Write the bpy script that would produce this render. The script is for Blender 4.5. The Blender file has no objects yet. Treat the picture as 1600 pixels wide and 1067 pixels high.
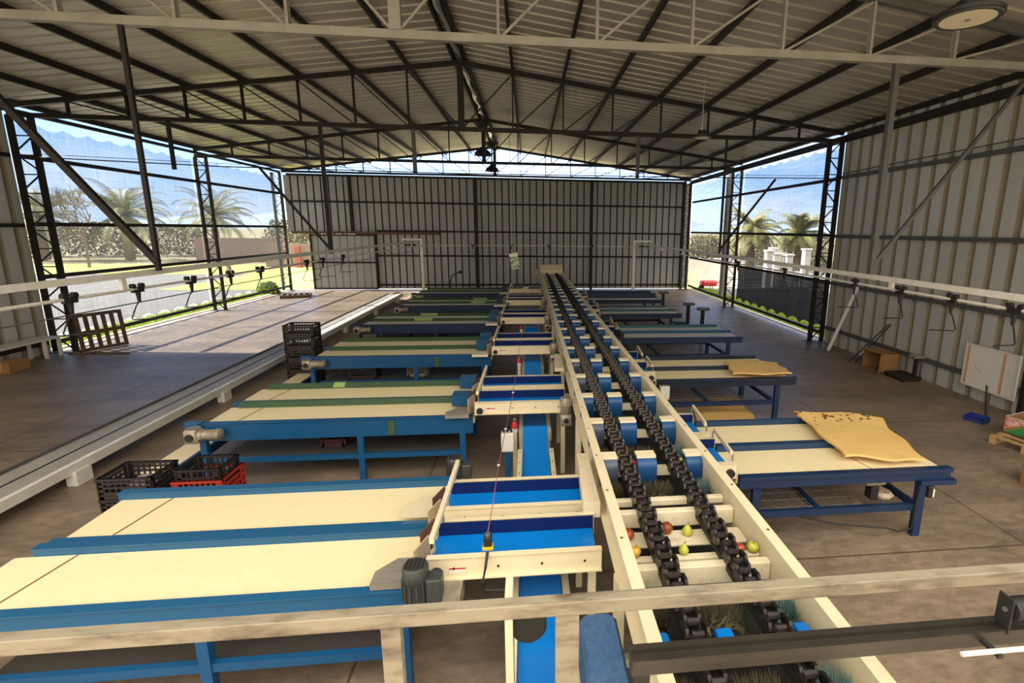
import bpy, bmesh, math, random
from mathutils import Vector, Matrix
random.seed(7)
SC = bpy.context.scene
COL = SC.collection
PI = math.pi

# ------------------------------------------------------------------ camera
FPX, CX, CY = 763.28, 907.24, 510.76            # focal length and principal point in pixels of 1600x1067
cam_d = bpy.data.cameras.new('camera')
cam = bpy.data.objects.new('camera', cam_d)
COL.objects.link(cam)
P, Yw, Rl = 0.196870, 0.107415, -0.010942
cp, sp, cy_, sy_, cr, sr = math.cos(P), math.sin(P), math.cos(Yw), math.sin(Yw), math.cos(Rl), math.sin(Rl)
fwd = Vector((sy_ * cp, cy_ * cp, -sp)); rgt = Vector((cy_, -sy_, 0)); dwn = fwd.cross(rgt)
r2 = cr * rgt + sr * dwn; d2 = -sr * rgt + cr * dwn
m = Matrix((r2, -d2, -fwd)).transposed().to_4x4()
m.translation = Vector((0, 0, 3.5))
cam.matrix_world = m
cam_d.sensor_fit = 'HORIZONTAL'; cam_d.sensor_width = 36.0
cam_d.lens = FPX * 36.0 / 1600.0
cam_d.shift_x = (800 - CX) / 1600.0
cam_d.shift_y = (CY - 533.5) / 1600.0
cam_d.clip_start = 0.05; cam_d.clip_end = 3000
SC.camera = cam

# ------------------------------------------------------------------ sky, sun, exposure
SC.view_settings.view_transform = 'Standard'
SC.view_settings.look = 'None'
SC.view_settings.gamma = 1.0
SC.view_settings.use_curve_mapping = False
SC.view_settings.exposure = 0.0
FRONTSKY, BACKSKY = 2.3, 4.6
world = bpy.data.worlds.new('world'); SC.world = world; world.use_nodes = True
wn = world.node_tree.nodes; wl = world.node_tree.links; wn.clear()
wtc = wn.new('ShaderNodeTexCoord'); wsep = wn.new('ShaderNodeSeparateXYZ'); wl.new(wtc.outputs['Generated'], wsep.inputs[0])
def wramp(stops):
    r = wn.new('ShaderNodeValToRGB'); wl.new(wsep.outputs['Z'], r.inputs[0]); e = r.color_ramp.elements
    while len(e) < len(stops): e.new(0.5)
    for q, (p_, c_) in zip(e, stops): q.position = p_; q.color = (*c_, 1)
    return r
front = wramp([(0.0, (0.52, 0.64, 0.80)), (0.06, (0.40, 0.58, 0.88)), (0.15, (0.27, 0.49, 0.90)), (0.5, (0.15, 0.34, 0.78))])   # clear blue sky beyond the shed
back = wramp([(0.0, (0.30, 0.25, 0.19)), (0.3, (0.55, 0.48, 0.38)), (0.65, (1.0, 0.90, 0.74)), (1.0, (0.9, 0.84, 0.74))])          # unseen warm glow added to the sky behind the viewer, lights the interior
wmr = wn.new('ShaderNodeMapRange'); wmr.inputs[1].default_value = 0.05; wmr.inputs[2].default_value = 0.55; wl.new(wsep.outputs['Y'], wmr.inputs[0])
bmul = wn.new('ShaderNodeVectorMath'); bmul.operation = 'SCALE'; bmul.inputs['Scale'].default_value = BACKSKY; wl.new(back.outputs[0], bmul.inputs[0])
cl = wn.new('ShaderNodeTexNoise'); cl.inputs['Scale'].default_value = 3.5; cl.inputs['Detail'].default_value = 6; cmp_ = wn.new('ShaderNodeMapping'); cmp_.inputs['Scale'].default_value = (1, 1, 3.5); wl.new(wtc.outputs['Generated'], cmp_.inputs[0]); wl.new(cmp_.outputs[0], cl.inputs[0])
clr = wn.new('ShaderNodeMapRange'); clr.inputs[1].default_value = 0.5; clr.inputs[2].default_value = 0.72; clr.inputs[3].default_value = 0; clr.inputs[4].default_value = 0.5; wl.new(cl.outputs['Fac'], clr.inputs[0])
cmix = wn.new('ShaderNodeMix'); cmix.data_type = 'RGBA'; wl.new(clr.outputs[0], cmix.inputs[0]); wl.new(front.outputs[0], cmix.inputs[6]); cmix.inputs[7].default_value = (0.9, 0.92, 0.95, 1)
fmul = wn.new('ShaderNodeVectorMath'); fmul.operation = 'SCALE'; fmul.inputs['Scale'].default_value = FRONTSKY; wl.new(cmix.outputs[2], fmul.inputs[0])
ahead = wn.new('ShaderNodeMapRange'); ahead.inputs[1].default_value = 0.90; ahead.inputs[2].default_value = 0.98; ahead.inputs[3].default_value = FRONTSKY; ahead.inputs[4].default_value = FRONTSKY * 1.7; wl.new(wsep.outputs['Y'], ahead.inputs[0]); wl.new(ahead.outputs[0], fmul.inputs['Scale'])   # brighter haze straight ahead
wmix = wn.new('ShaderNodeMix'); wmix.data_type = 'RGBA'; wl.new(wmr.outputs[0], wmix.inputs[0]); wl.new(bmul.outputs[0], wmix.inputs[6]); wl.new(fmul.outputs[0], wmix.inputs[7])
bg = wn.new('ShaderNodeBackground'); bg.inputs['Strength'].default_value = 1.0
wo = wn.new('ShaderNodeOutputWorld')
wl.new(wmix.outputs[2], bg.inputs[0]); wl.new(bg.outputs[0], wo.inputs[0])
sun_d = bpy.data.lights.new('sun', 'SUN'); sun_d.energy = 22.0; sun_d.angle = math.radians(0.7); sun_d.color = (1.0, 0.93, 0.83)
sun = bpy.data.objects.new('sun', sun_d); COL.objects.link(sun)
sdir = Vector((math.cos(math.radians(41)), -0.08, -math.sin(math.radians(41)))).normalized()
sun.rotation_euler = sdir.to_track_quat('-Z', 'Y').to_euler(); sun.location = (-30, 10, 30)

# ------------------------------------------------------------------ materials
MATS = {}
def mat(name, col, rough=0.6, metal=0.0, var=None, scale=4.0, amt=0.5, bump=0.0, bscale=40.0, stretch=(1, 1, 1), detail=6.0, spec=None, thr=None):
    if name in MATS: return MATS[name]
    M = bpy.data.materials.new(name); M.use_nodes = True; nt = M.node_tree; N = nt.nodes; L = nt.links
    b = N['Principled BSDF']
    b.inputs['Base Color'].default_value = (*col, 1); b.inputs['Roughness'].default_value = rough; b.inputs['Metallic'].default_value = metal
    if spec is not None: b.inputs['Specular IOR Level'].default_value = spec
    tc = N.new('ShaderNodeTexCoord'); mp = N.new('ShaderNodeMapping'); L.new(tc.outputs['Object'], mp.inputs[0]); mp.inputs['Scale'].default_value = stretch
    if var:
        n = N.new('ShaderNodeTexNoise'); n.inputs['Scale'].default_value = scale; n.inputs['Detail'].default_value = detail; n.inputs['Roughness'].default_value = 0.65
        L.new(mp.outputs[0], n.inputs['Vector'])
        r = N.new('ShaderNodeValToRGB')
        lo, hi = thr if thr else (0.5 - amt / 2, 0.5 + amt / 2)
        r.color_ramp.elements[0].position = lo; r.color_ramp.elements[0].color = (*col, 1)
        r.color_ramp.elements[1].position = hi; r.color_ramp.elements[1].color = (*var, 1)
        L.new(n.outputs['Fac'], r.inputs[0]); L.new(r.outputs[0], b.inputs['Base Color'])
    if bump:
        n2 = N.new('ShaderNodeTexNoise'); n2.inputs['Scale'].default_value = bscale; n2.inputs['Detail'].default_value = 4
        L.new(mp.outputs[0], n2.inputs['Vector'])
        bp = N.new('ShaderNodeBump'); bp.inputs['Strength'].default_value = bump; bp.inputs['Distance'].default_value = 0.02
        L.new(n2.outputs['Fac'], bp.inputs['Height']); L.new(bp.outputs[0], b.inputs['Normal'])
    MATS[name] = M
    return M

DARK = mat('dark_steel_paint', (0.010, 0.009, 0.009), 0.55, 0.0, (0.022, 0.018, 0.016), 3, 0.5, spec=0.3)
GREYST = mat('pale_truss_steel', (0.36, 0.35, 0.31), 0.55, 0.1, (0.2, 0.19, 0.17), 2.5, 0.6)  # paler tone used on the nearest truss alone
MIDST = mat('mid_grey_steel', (0.065, 0.068, 0.07), 0.5, 0.1, (0.11, 0.11, 0.11), 3, 0.6)
ROOFM = mat('galvanised_roof_sheet', (0.50, 0.475, 0.43), 0.42, 0.25, (0.36, 0.34, 0.30), 0.8, 0.5, stretch=(0.3, 1.5, 1))
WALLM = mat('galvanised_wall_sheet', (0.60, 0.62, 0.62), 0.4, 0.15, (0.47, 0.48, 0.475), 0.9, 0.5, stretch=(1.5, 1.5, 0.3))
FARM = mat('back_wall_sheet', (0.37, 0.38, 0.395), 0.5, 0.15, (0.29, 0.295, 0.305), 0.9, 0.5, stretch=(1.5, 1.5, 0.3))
CREAM = mat('cream_machine_paint', (0.78, 0.69, 0.48), 0.42, 0.0, (0.66, 0.58, 0.4), 5, 0.6)
CREAMW = mat('worn_cream_paint', (0.76, 0.67, 0.48), 0.5, 0.0, (0.45, 0.37, 0.25), 9, 0.35, thr=(0.55, 0.8))
WHITEP = mat('white_steel_paint', (0.78, 0.77, 0.72), 0.45, 0.0, (0.62, 0.61, 0.56), 6, 0.5)
DIRTW = mat('dirty_white_rail_paint', (0.27, 0.235, 0.17), 0.6, 0.0, (0.085, 0.06, 0.04), 5, 0.4, thr=(0.48, 0.70), stretch=(0.5, 2, 2), detail=9)
BELT = mat('cream_conveyor_belt', (0.86, 0.76, 0.48), 0.55, 0.0, (0.80, 0.69, 0.42), 14, 0.5, bump=0.03)
BELTG = mat('grey_white_belt', (0.72, 0.70, 0.62), 0.5, 0.0, (0.64, 0.62, 0.54), 10, 0.5)
BLUE = mat('blue_steel_paint', (0.004, 0.062, 0.175), 0.38, 0.0, (0.006, 0.08, 0.21), 6, 0.6)
BLUES = mat('worn_blue_rail_paint', (0.012, 0.095, 0.22), 0.4, 0.0, (0.7, 0.68, 0.6), 9, 0.1, thr=(0.735, 0.75), stretch=(0.5, 1, 1))
NAVY = mat('navy_skirt_rubber', (0.003, 0.015, 0.095), 0.6, spec=0.15)
NAVYF = mat('navy_steel_paint', (0.002, 0.015, 0.06), 0.45, 0.0, (0.003, 0.022, 0.08), 6, 0.6)
BRIGHT = mat('bright_blue_belt', (0.0, 0.20, 0.68), 0.35, 0.0, (0.0, 0.17, 0.6), 6, 0.6)
FLAP = mat('blue_rubber_flap', (0.006, 0.058, 0.19), 0.5, 0.0, (0.01, 0.075, 0.22), 12, 0.5)
FLAPG = mat('grey_worn_flap', (0.10, 0.11, 0.14), 0.5, 0.0, (0.05, 0.08, 0.16), 8, 0.5)
GREEN = mat('green_guide_strip', (0.035, 0.075, 0.042), 0.5, 0.0, (0.055, 0.10, 0.05), 4, 0.5)
LIME = mat('lime_patch', (0.27, 0.42, 0.13), 0.5)
BLACKR = mat('black_rubber', (0.012, 0.012, 0.012), 0.6)
CHAIN = mat('oiled_chain_steel', (0.030, 0.026, 0.023), 0.38, 0.7, (0.06, 0.05, 0.045), 30, 0.5)
MOTG = mat('dark_grey_motor_paint', (0.045, 0.052, 0.05), 0.45, 0.1)
MOTC = mat('worn_grey_gearbox', (0.42, 0.38, 0.30), 0.45, 0.3, (0.2, 0.17, 0.13), 9, 0.5)
PLATE = mat('scuffed_grey_plate', (0.22, 0.205, 0.18), 0.45, 0.2, (0.32, 0.29, 0.25), 5, 0.4, stretch=(1, 8, 1))
ZINC = mat('zinc_hardware', (0.5, 0.5, 0.5), 0.35, 0.9)
BROWNF = mat('brown_rubber_flap', (0.20, 0.085, 0.03), 0.6, 0.0, (0.12, 0.05, 0.02), 12, 0.5)
TANF = mat('tan_curtain', (0.5, 0.38, 0.24), 0.6)
BRTEAL = mat('teal_bristle', (0.10, 0.19, 0.18), 0.7, 0.0, (0.16, 0.26, 0.25), 15, 0.5)
BROLIVE = mat('olive_bristle', (0.06, 0.05, 0.025), 0.75, 0.0, (0.10, 0.085, 0.04), 15, 0.5)
BLCRATE = mat('black_crate_plastic', (0.018, 0.014, 0.013), 0.5)
RDCRATE = mat('red_crate_plastic', (0.42, 0.035, 0.02), 0.5)
GNCRATE = mat('dark_green_crate_plastic', (0.03, 0.05, 0.02), 0.5)
BLUEPL = mat('blue_plastic', (0.015, 0.04, 0.22), 0.45)
CARD = mat('brown_cardboard', (0.36, 0.19, 0.07), 0.75, 0.0, (0.28, 0.14, 0.05), 5, 0.5)
CARDP = mat('pale_cardboard', (0.46, 0.38, 0.30), 0.75)
PURPLE = mat('purple_print', (0.16, 0.07, 0.22), 0.6)
PALW = mat('pallet_wood', (0.55, 0.37, 0.18), 0.7, 0.0, (0.36, 0.22, 0.10), 6, 0.5, stretch=(1, 1, 4))
PALD = mat('weathered_pallet_wood', (0.06, 0.035, 0.02), 0.8, 0.0, (0.12, 0.075, 0.045), 6, 0.5)
def foam_mat():
    M = mat('yellow_foam_mat', (0.80, 0.53, 0.19), 0.75, 0.0, (0.68, 0.44, 0.16), 3, 0.5, bump=0.15, bscale=18)
    nt = M.node_tree; N = nt.nodes; L = nt.links; b = N['Principled BSDF']
    src = b.inputs['Base Color'].links[0].from_socket
    tc = N.new('ShaderNodeTexCoord')
    n = N.new('ShaderNodeTexNoise'); n.inputs['Scale'].default_value = 11; n.inputs['Detail'].default_value = 5; L.new(tc.outputs['Object'], n.inputs['Vector'])
    # stains gather in one band near the far edge
    sep = N.new('ShaderNodeSeparateXYZ'); L.new(tc.outputs['Object'], sep.inputs[0])
    g = N.new('ShaderNodeMapRange'); g.inputs[1].default_value = 0.15; g.inputs[2].default_value = 0.5; g.inputs[3].default_value = 0.0; g.inputs[4].default_value = 0.2; L.new(sep.outputs['Y'], g.inputs[0])
    ad = N.new('ShaderNodeMath'); ad.operation = 'ADD'; L.new(n.outputs['Fac'], ad.inputs[0]); L.new(g.outputs[0], ad.inputs[1])
    r = N.new('ShaderNodeValToRGB'); r.color_ramp.elements[0].position = 0.76; r.color_ramp.elements[1].position = 0.80
    L.new(ad.outputs[0], r.inputs[0])
    mx = N.new('ShaderNodeMix'); mx.data_type = 'RGBA'; L.new(r.outputs[0], mx.inputs[0]); L.new(src, mx.inputs[6]); mx.inputs[7].default_value = (0.16, 0.07, 0.025, 1)
    L.new(mx.outputs[2], b.inputs['Base Color'])
    return M
FOAM = foam_mat()
WB = mat('white_board_face', (0.80, 0.79, 0.76), 0.4, 0.0, (0.74, 0.73, 0.70), 4, 0.5)
ORNG = mat('bare_wood_strip', (0.62, 0.34, 0.17), 0.6)
RED = mat('red_plastic', (0.55, 0.02, 0.03), 0.35)
YEL = mat('yellow_plastic', (0.7, 0.42, 0.02), 0.45)
LENS = mat('frosted_lamp_lens', (0.72, 0.66, 0.52), 0.35)
CONC = mat('pale_concrete', (0.55, 0.53, 0.5), 0.8, 0.0, (0.42, 0.4, 0.37), 3, 0.6)
GRASS = mat('sunlit_grass', (0.40, 0.39, 0.08), 0.8, 0.0, (0.27, 0.32, 0.06), 8, 0.6)
RIBSHADE = mat('dusty_shade_rib', (0.23, 0.20, 0.15), 0.7, 0.0, (0.30, 0.265, 0.20), 1.2, 0.5)  # side wall grooves: shade put into the rib colour as a dusty brown
RIBSHADEB = mat('dark_shade_rib', (0.06, 0.06, 0.06), 0.7)  # back wall grooves: their shade painted as near-black lines
GRASSB = mat('grass_blades', (0.22, 0.36, 0.03), 0.7, 0.0, (0.34, 0.40, 0.06), 3, 0.6)
GRAVEL = mat('gravel', (0.10, 0.097, 0.097), 0.9, 0.0, (0.19, 0.18, 0.175), 9, 0.5)
GROUND = mat('dry_ground', (0.22, 0.20, 0.10), 0.9, 0.0, (0.18, 0.155, 0.09), 0.5, 0.5)
PURW = mat('purple_brown_boundary_wall', (0.17, 0.12, 0.13), 0.8, 0.0, (0.22, 0.16, 0.16), 2, 0.5)
LEAF = mat('palm_leaf', (0.13, 0.14, 0.05), 0.6, 0.0, (0.24, 0.22, 0.08), 2, 0.6)
LEAFB = mat('bush_leaf', (0.085, 0.085, 0.04), 0.7, 0.0, (0.15, 0.13, 0.065), 1.5, 0.6)
BARK = mat('bark', (0.13, 0.09, 0.06), 0.9, 0.0, (0.2, 0.15, 0.1), 8, 0.5)
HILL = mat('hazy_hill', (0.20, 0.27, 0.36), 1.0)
WWALL = mat('whitewashed_wall', (0.75, 0.73, 0.72), 0.8, 0.0, (0.5, 0.47, 0.47), 1.6, 0.25, thr=(0.55, 0.7))
APR = mat('red_apple_skin', (0.55, 0.03, 0.02), 0.3, 0.0, (0.42, 0.10, 0.03), 9, 0.5)
APG = mat('green_pear_skin', (0.45, 0.50, 0.05), 0.35, 0.0, (0.55, 0.52, 0.08), 9, 0.5)
APY = mat('yellow_apple_skin', (0.75, 0.42, 0.02), 0.35, 0.0, (0.6, 0.45, 0.04), 9, 0.5)
APB = mat('brown_apple_skin', (0.24, 0.05, 0.015), 0.4)
RIDGE = mat('shiny_ridge_foil', (0.75, 0.75, 0.72), 0.25, 0.9, (0.45, 0.45, 0.42), 5, 0.5)
BOXGR = mat('green_box_print', (0.03, 0.25, 0.07), 0.5)
BOXRD = mat('red_box_print', (0.5, 0.06, 0.10), 0.5, 0.0, (0.75, 0.6, 0.55), 14, 0.3)

def floor_mat():
    M = bpy.data.materials.new('stained_concrete_floor'); M.use_nodes = True; N = M.node_tree.nodes; L = M.node_tree.links; b = N['Principled BSDF']
    tc = N.new('ShaderNodeTexCoord')
    n1 = N.new('ShaderNodeTexNoise'); n1.inputs['Scale'].default_value = 0.55; n1.inputs['Detail'].default_value = 8; n1.inputs['Roughness'].default_value = 0.62
    n2 = N.new('ShaderNodeTexNoise'); n2.inputs['Scale'].default_value = 5; n2.inputs['Detail'].default_value = 8; n2.inputs['Roughness'].default_value = 0.7
    mp = N.new('ShaderNodeMapping'); mp.inputs['Scale'].default_value = (1, 2.2, 1); L.new(tc.outputs['Object'], mp.inputs[0])
    L.new(mp.outputs[0], n1.inputs['Vector']); L.new(mp.outputs[0], n2.inputs['Vector'])
    r1 = N.new('ShaderNodeValToRGB'); r1.color_ramp.elements[0].position = 0.3; r1.color_ramp.elements[0].color = (0.15, 0.118, 0.090, 1)
    r1.color_ramp.elements[1].position = 0.7; r1.color_ramp.elements[1].color = (0.33, 0.255, 0.185, 1); L.new(n1.outputs['Fac'], r1.inputs[0])
    r2_ = N.new('ShaderNodeValToRGB'); r2_.color_ramp.elements[0].position = 0.32; r2_.color_ramp.elements[0].color = (0.62, 0.6, 0.58, 1)
    r2_.color_ramp.elements[1].position = 0.62; r2_.color_ramp.elements[1].color = (1.08, 1.06, 1.04, 1); L.new(n2.outputs['Fac'], r2_.inputs[0])
    mul = N.new('ShaderNodeMix'); mul.data_type = 'RGBA'; mul.blend_type = 'MULTIPLY'; mul.inputs[0].default_value = 1; L.new(r1.outputs[0], mul.inputs[6]); L.new(r2_.outputs[0], mul.inputs[7])
    sep = N.new('ShaderNodeSeparateXYZ'); L.new(tc.outputs['Object'], sep.inputs[0])
    facs = []
    for ax, off, per in (('X', 5.66, 3.55), ('Y', 4.45, 3.55)):
        a = N.new('ShaderNodeMath'); a.operation = 'SUBTRACT'; L.new(sep.outputs[ax], a.inputs[0]); a.inputs[1].default_value = off
        w = N.new('ShaderNodeMath'); w.operation = 'PINGPONG'; L.new(a.outputs[0], w.inputs[0]); w.inputs[1].default_value = per / 2
        c = N.new('ShaderNodeMath'); c.operation = 'LESS_THAN'; L.new(w.outputs[0], c.inputs[0]); c.inputs[1].default_value = 0.012
        facs.append(c)
    mxm = N.new('ShaderNodeMath'); mxm.operation = 'MAXIMUM'; L.new(facs[0].outputs[0], mxm.inputs[0]); L.new(facs[1].outputs[0], mxm.inputs[1])
    sc = N.new('ShaderNodeMath'); sc.operation = 'MULTIPLY'; sc.inputs[1].default_value = 0.75; L.new(mxm.outputs[0], sc.inputs[0])
    fin = N.new('ShaderNodeMix'); fin.data_type = 'RGBA'; L.new(sc.outputs[0], fin.inputs[0]); L.new(mul.outputs[2], fin.inputs[6]); fin.inputs[7].default_value = (0.045, 0.035, 0.028, 1)
    L.new(fin.outputs[2], b.inputs['Base Color'])
    rr = N.new('ShaderNodeMapRange'); rr.inputs[1].default_value = 0.35; rr.inputs[2].default_value = 0.7; rr.inputs[3].default_value = 0.3; rr.inputs[4].default_value = 0.62
    L.new(n2.outputs['Fac'], rr.inputs[0]); L.new(rr.outputs[0], b.inputs['Roughness'])
    bp = N.new('ShaderNodeBump'); bp.inputs['Strength'].default_value = 0.12; bp.inputs['Distance'].default_value = 0.03; L.new(n2.outputs['Fac'], bp.inputs['Height']); L.new(bp.outputs[0], b.inputs['Normal'])
    return M
FLOORM = floor_mat()

def net_mat(name, cover, col, trans_tint, var=0.12):
    M = bpy.data.materials.new(name); M.use_nodes = True; N = M.node_tree.nodes; L = M.node_tree.links
    N.clear(); out = N.new('ShaderNodeOutputMaterial')
    tc = N.new('ShaderNodeTexCoord'); mp = N.new('ShaderNodeMapping'); mp.inputs['Scale'].default_value = (1, 9, 0.35); L.new(tc.outputs['Object'], mp.inputs[0])
    n = N.new('ShaderNodeTexNoise'); n.inputs['Scale'].default_value = 2.2; n.inputs['Detail'].default_value = 5; L.new(mp.outputs[0], n.inputs['Vector'])
    mp2 = N.new('ShaderNodeMapping'); mp2.inputs['Scale'].default_value = (1, 0.3, 11); L.new(tc.outputs['Object'], mp2.inputs[0])
    n2 = N.new('ShaderNodeTexNoise'); n2.inputs['Scale'].default_value = 2.2; n2.inputs['Detail'].default_value = 5; L.new(mp2.outputs[0], n2.inputs['Vector'])
    ad = N.new('ShaderNodeMath'); ad.operation = 'ADD'; L.new(n.outputs['Fac'], ad.inputs[0]); L.new(n2.outputs['Fac'], ad.inputs[1])
    mr = N.new('ShaderNodeMapRange'); mr.inputs[1].default_value = 0.7; mr.inputs[2].default_value = 1.3; mr.inputs[3].default_value = cover - var; mr.inputs[4].default_value = min(1, cover + var); L.new(ad.outputs[0], mr.inputs[0])
    t = N.new('ShaderNodeBsdfTransparent'); t.inputs[0].default_value = (*trans_tint, 1)
    d = N.new('ShaderNodeBsdfDiffuse'); d.inputs[0].default_value = (*col, 1)
    tl = N.new('ShaderNodeBsdfTranslucent'); tl.inputs[0].default_value = (*col, 1)
    m1 = N.new('ShaderNodeMixShader'); m1.inputs[0].default_value = 0.35; L.new(d.outputs[0], m1.inputs[1]); L.new(tl.outputs[0], m1.inputs[2])
    m2 = N.new('ShaderNodeMixShader'); L.new(mr.outputs[0], m2.inputs[0]); L.new(t.outputs[0], m2.inputs[1]); L.new(m1.outputs[0], m2.inputs[2])
    L.new(m2.outputs[0], out.inputs[0])
    return M
NET = net_mat('pale_shade_netting', 0.50, (0.055, 0.06, 0.065), (0.92, 0.96, 1.0))
BNET = net_mat('black_shade_netting', 0.965, (0.022, 0.023, 0.028), (0.9, 0.95, 1.0), 0.025)

# ------------------------------------------------------------------ mesh builder
class MB:
    def __init__(s): s.v = []; s.f = []
    def add(s, vs, fs):
        o = len(s.v); s.v += [tuple(v) for v in vs]; s.f += [tuple(i + o for i in f) for f in fs]; return s
    def box(s, x0, x1, y0, y1, z0, z1):
        vs = [(x, y, z) for z in (z0, z1) for y in (y0, y1) for x in (x0, x1)]
        return s.add(vs, [(0, 2, 3, 1), (4, 5, 7, 6), (0, 1, 5, 4), (2, 6, 7, 3), (0, 4, 6, 2), (1, 3, 7, 5)])
    def cham(s, x0, x1, y0, y1, z0, z1, c):
        # box with all long edges chamfered (top and sides)
        lo = [(x0 + c, y0), (x1 - c, y0), (x1, y0 + c), (x1, y1 - c), (x1 - c, y1), (x0 + c, y1), (x0, y1 - c), (x0, y0 + c)]
        mx, my = (x0 + x1) / 2, (y0 + y1) / 2
        def ring(z, d): return [(x + (d if x < mx else -d), y + (d if y < my else -d), z) for x, y in lo]
        rs = [ring(z0, c * .6), ring(z0 + c, 0), ring(z1 - c, 0), ring(z1, c * .6)]
        vs = sum(rs, []); fs = []
        for k in range(3):
            for i in range(8):
                j = (i + 1) % 8; fs.append((k * 8 + i, k * 8 + j, k * 8 + 8 + j, k * 8 + 8 + i))
        fs.append(tuple(range(7, -1, -1))); fs.append(tuple(range(24, 32)))
        return s.add(vs, fs)
    def bar(s, a, b, w, h=None, up=(0, 0, 1)):
        h = w if h is None else h
        a = Vector(a); b = Vector(b); d = (b - a).normalized(); u = Vector(up)
        if abs(d.dot(u)) > 0.98: u = Vector((0, 1, 0))
        sd = d.cross(u).normalized() * (w / 2); u2 = sd.cross(d).normalized() * (h / 2)
        vs = [p + i * sd + j * u2 for p in (a, b) for i, j in ((-1, -1), (1, -1), (1, 1), (-1, 1))]
        return s.add(vs, [(3, 2, 1, 0), (4, 5, 6, 7), (0, 1, 5, 4), (1, 2, 6, 5), (2, 3, 7, 6), (3, 0, 4, 7)])
    def cyl(s, a, b, r, n=12, r2=None):
        r2 = r if r2 is None else r2
        a = Vector(a); b = Vector(b); d = (b - a).normalized(); u = Vector((0, 0, 1)) if abs(d.z) < 0.9 else Vector((1, 0, 0))
        e1 = d.cross(u).normalized(); e2 = d.cross(e1)
        vs = [p + (e1 * math.cos(2 * PI * i / n) + e2 * math.sin(2 * PI * i / n)) * q for p, q in ((a, r), (b, r2)) for i in range(n)]
        fs = [(i, (i + 1) % n, n + (i + 1) % n, n + i) for i in range(n)] + [tuple(range(n - 1, -1, -1)), tuple(range(n, 2 * n))]
        return s.add(vs, fs)
    def lathe(s, c, prof, axis='z', n=16):
        c = Vector(c); vs = []; k = len(prof)
        for r, h in prof:
            for i in range(n):
                a = 2 * PI * i / n; p, q = r * math.cos(a), r * math.sin(a)
                vs.append(c + (Vector((p, q, h)) if axis == 'z' else Vector((h, p, q)) if axis == 'x' else Vector((p, h, q))))
        fs = [(j * n + i, j * n + (i + 1) % n, (j + 1) * n + (i + 1) % n, (j + 1) * n + i) for j in range(k - 1) for i in range(n)]
        if prof[0][0] > 1e-4: fs.append(tuple(range(n - 1, -1, -1)))
        if prof[-1][0] > 1e-4: fs.append(tuple(range((k - 1) * n, k * n)))
        return s.add(vs, fs)
    def path(s, pts, r, n=6):
        pts = [Vector(p) for p in pts]; vs = []; fs = []
        for i, p in enumerate(pts):
            d = (pts[min(i + 1, len(pts) - 1)] - pts[max(i - 1, 0)]).normalized()
            u = Vector((0, 0, 1)) if abs(d.z) < 0.9 else Vector((0, 1, 0))
            e1 = d.cross(u).normalized(); e2 = d.cross(e1)
            q = r[i] if isinstance(r, (list, tuple)) else r
            vs += [p + (e1 * math.cos(2 * PI * k / n) + e2 * math.sin(2 * PI * k / n)) * q for k in range(n)]
        for i in range(len(pts) - 1):
            for k in range(n):
                fs.append((i * n + k, i * n + (k + 1) % n, (i + 1) * n + (k + 1) % n, (i + 1) * n + k))
        fs.append(tuple(range(n - 1, -1, -1))); fs.append(tuple(range((len(pts) - 1) * n, len(pts) * n)))
        return s.add(vs, fs)
    def prism(s, poly, z0, z1, plane='xy'):
        n = len(poly)
        def P(p, z): return (p[0], p[1], z) if plane == 'xy' else (p[0], z, p[1]) if plane == 'xz' else (z, p[0], p[1])
        vs = [P(p, z0) for p in poly] + [P(p, z1) for p in poly]
        return s.add(vs, [tuple(range(n - 1, -1, -1)), tuple(range(n, 2 * n))] + [(i, (i + 1) % n, n + (i + 1) % n, n + i) for i in range(n)])

ORG = {}
def origin(o): return ORG.get(o.name, Vector((0, 0, 0)))
def tag(o, label, cat, group=None, kind=None):
    o['label'] = label; o['category'] = cat
    if group: o['group'] = group
    if kind: o['kind'] = kind
    return o
def obj(name, mb, material, parent=None, smooth=False, org=None):
    """mb in world coordinates; links ONE mesh object (child vertices kept relative to the thing's base)"""
    if parent is not None: o0 = origin(parent)
    elif org is not None: o0 = Vector(org)
    else:
        xs = [v[0] for v in mb.v]; ys = [v[1] for v in mb.v]; zs = [v[2] for v in mb.v]
        o0 = Vector(((min(xs) + max(xs)) / 2, (min(ys) + max(ys)) / 2, min(zs)))
    me = bpy.data.meshes.new(name)
    me.from_pydata([(v[0] - o0.x, v[1] - o0.y, v[2] - o0.z) for v in mb.v], [], mb.f)
    bm = bmesh.new(); bm.from_mesh(me); bmesh.ops.recalc_face_normals(bm, faces=bm.faces); bm.to_mesh(me); bm.free()
    me.materials.append(material)
    if smooth:
        for p in me.polygons: p.use_smooth = True
        try: me.set_sharp_from_angle(angle=math.radians(40))
        except Exception: pass
    o = bpy.data.objects.new(name, me); COL.objects.link(o)
    if parent is not None: o.parent = parent
    else: o.location = o0
    ORG[o.name] = o0
    return o
def thing(name, label, cat, loc, group=None):
    o = bpy.data.objects.new(name, None); COL.objects.link(o); o.location = loc; o.empty_display_size = 0.1
    ORG[o.name] = Vector(loc); tag(o, label, cat, group); return o
def struct(name, mb, material, org=(0, 0, 0)):
    o = obj(name, mb, material, org=org); o['kind'] = 'structure'; return o
def kids(o): return [c for c in COL.objects if c.parent == o]
def dup(o, loc, rotz=None, label=None, group=None):
    r = o.copy(); COL.objects.link(r); r.location = loc
    if rotz is not None: r.rotation_euler = (0, 0, rotz)
    if label: r['label'] = label
    if group: r['group'] = group
    for ch in kids(o):
        c = ch.copy(); COL.objects.link(c); c.parent = r
        for g in kids(ch):
            d = g.copy(); COL.objects.link(d); d.parent = c
    return r
ORD = ['first', 'second', 'third', 'fourth', 'fifth', 'sixth', 'seventh', 'eighth', 'ninth', 'tenth', 'eleventh', 'twelfth']

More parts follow.
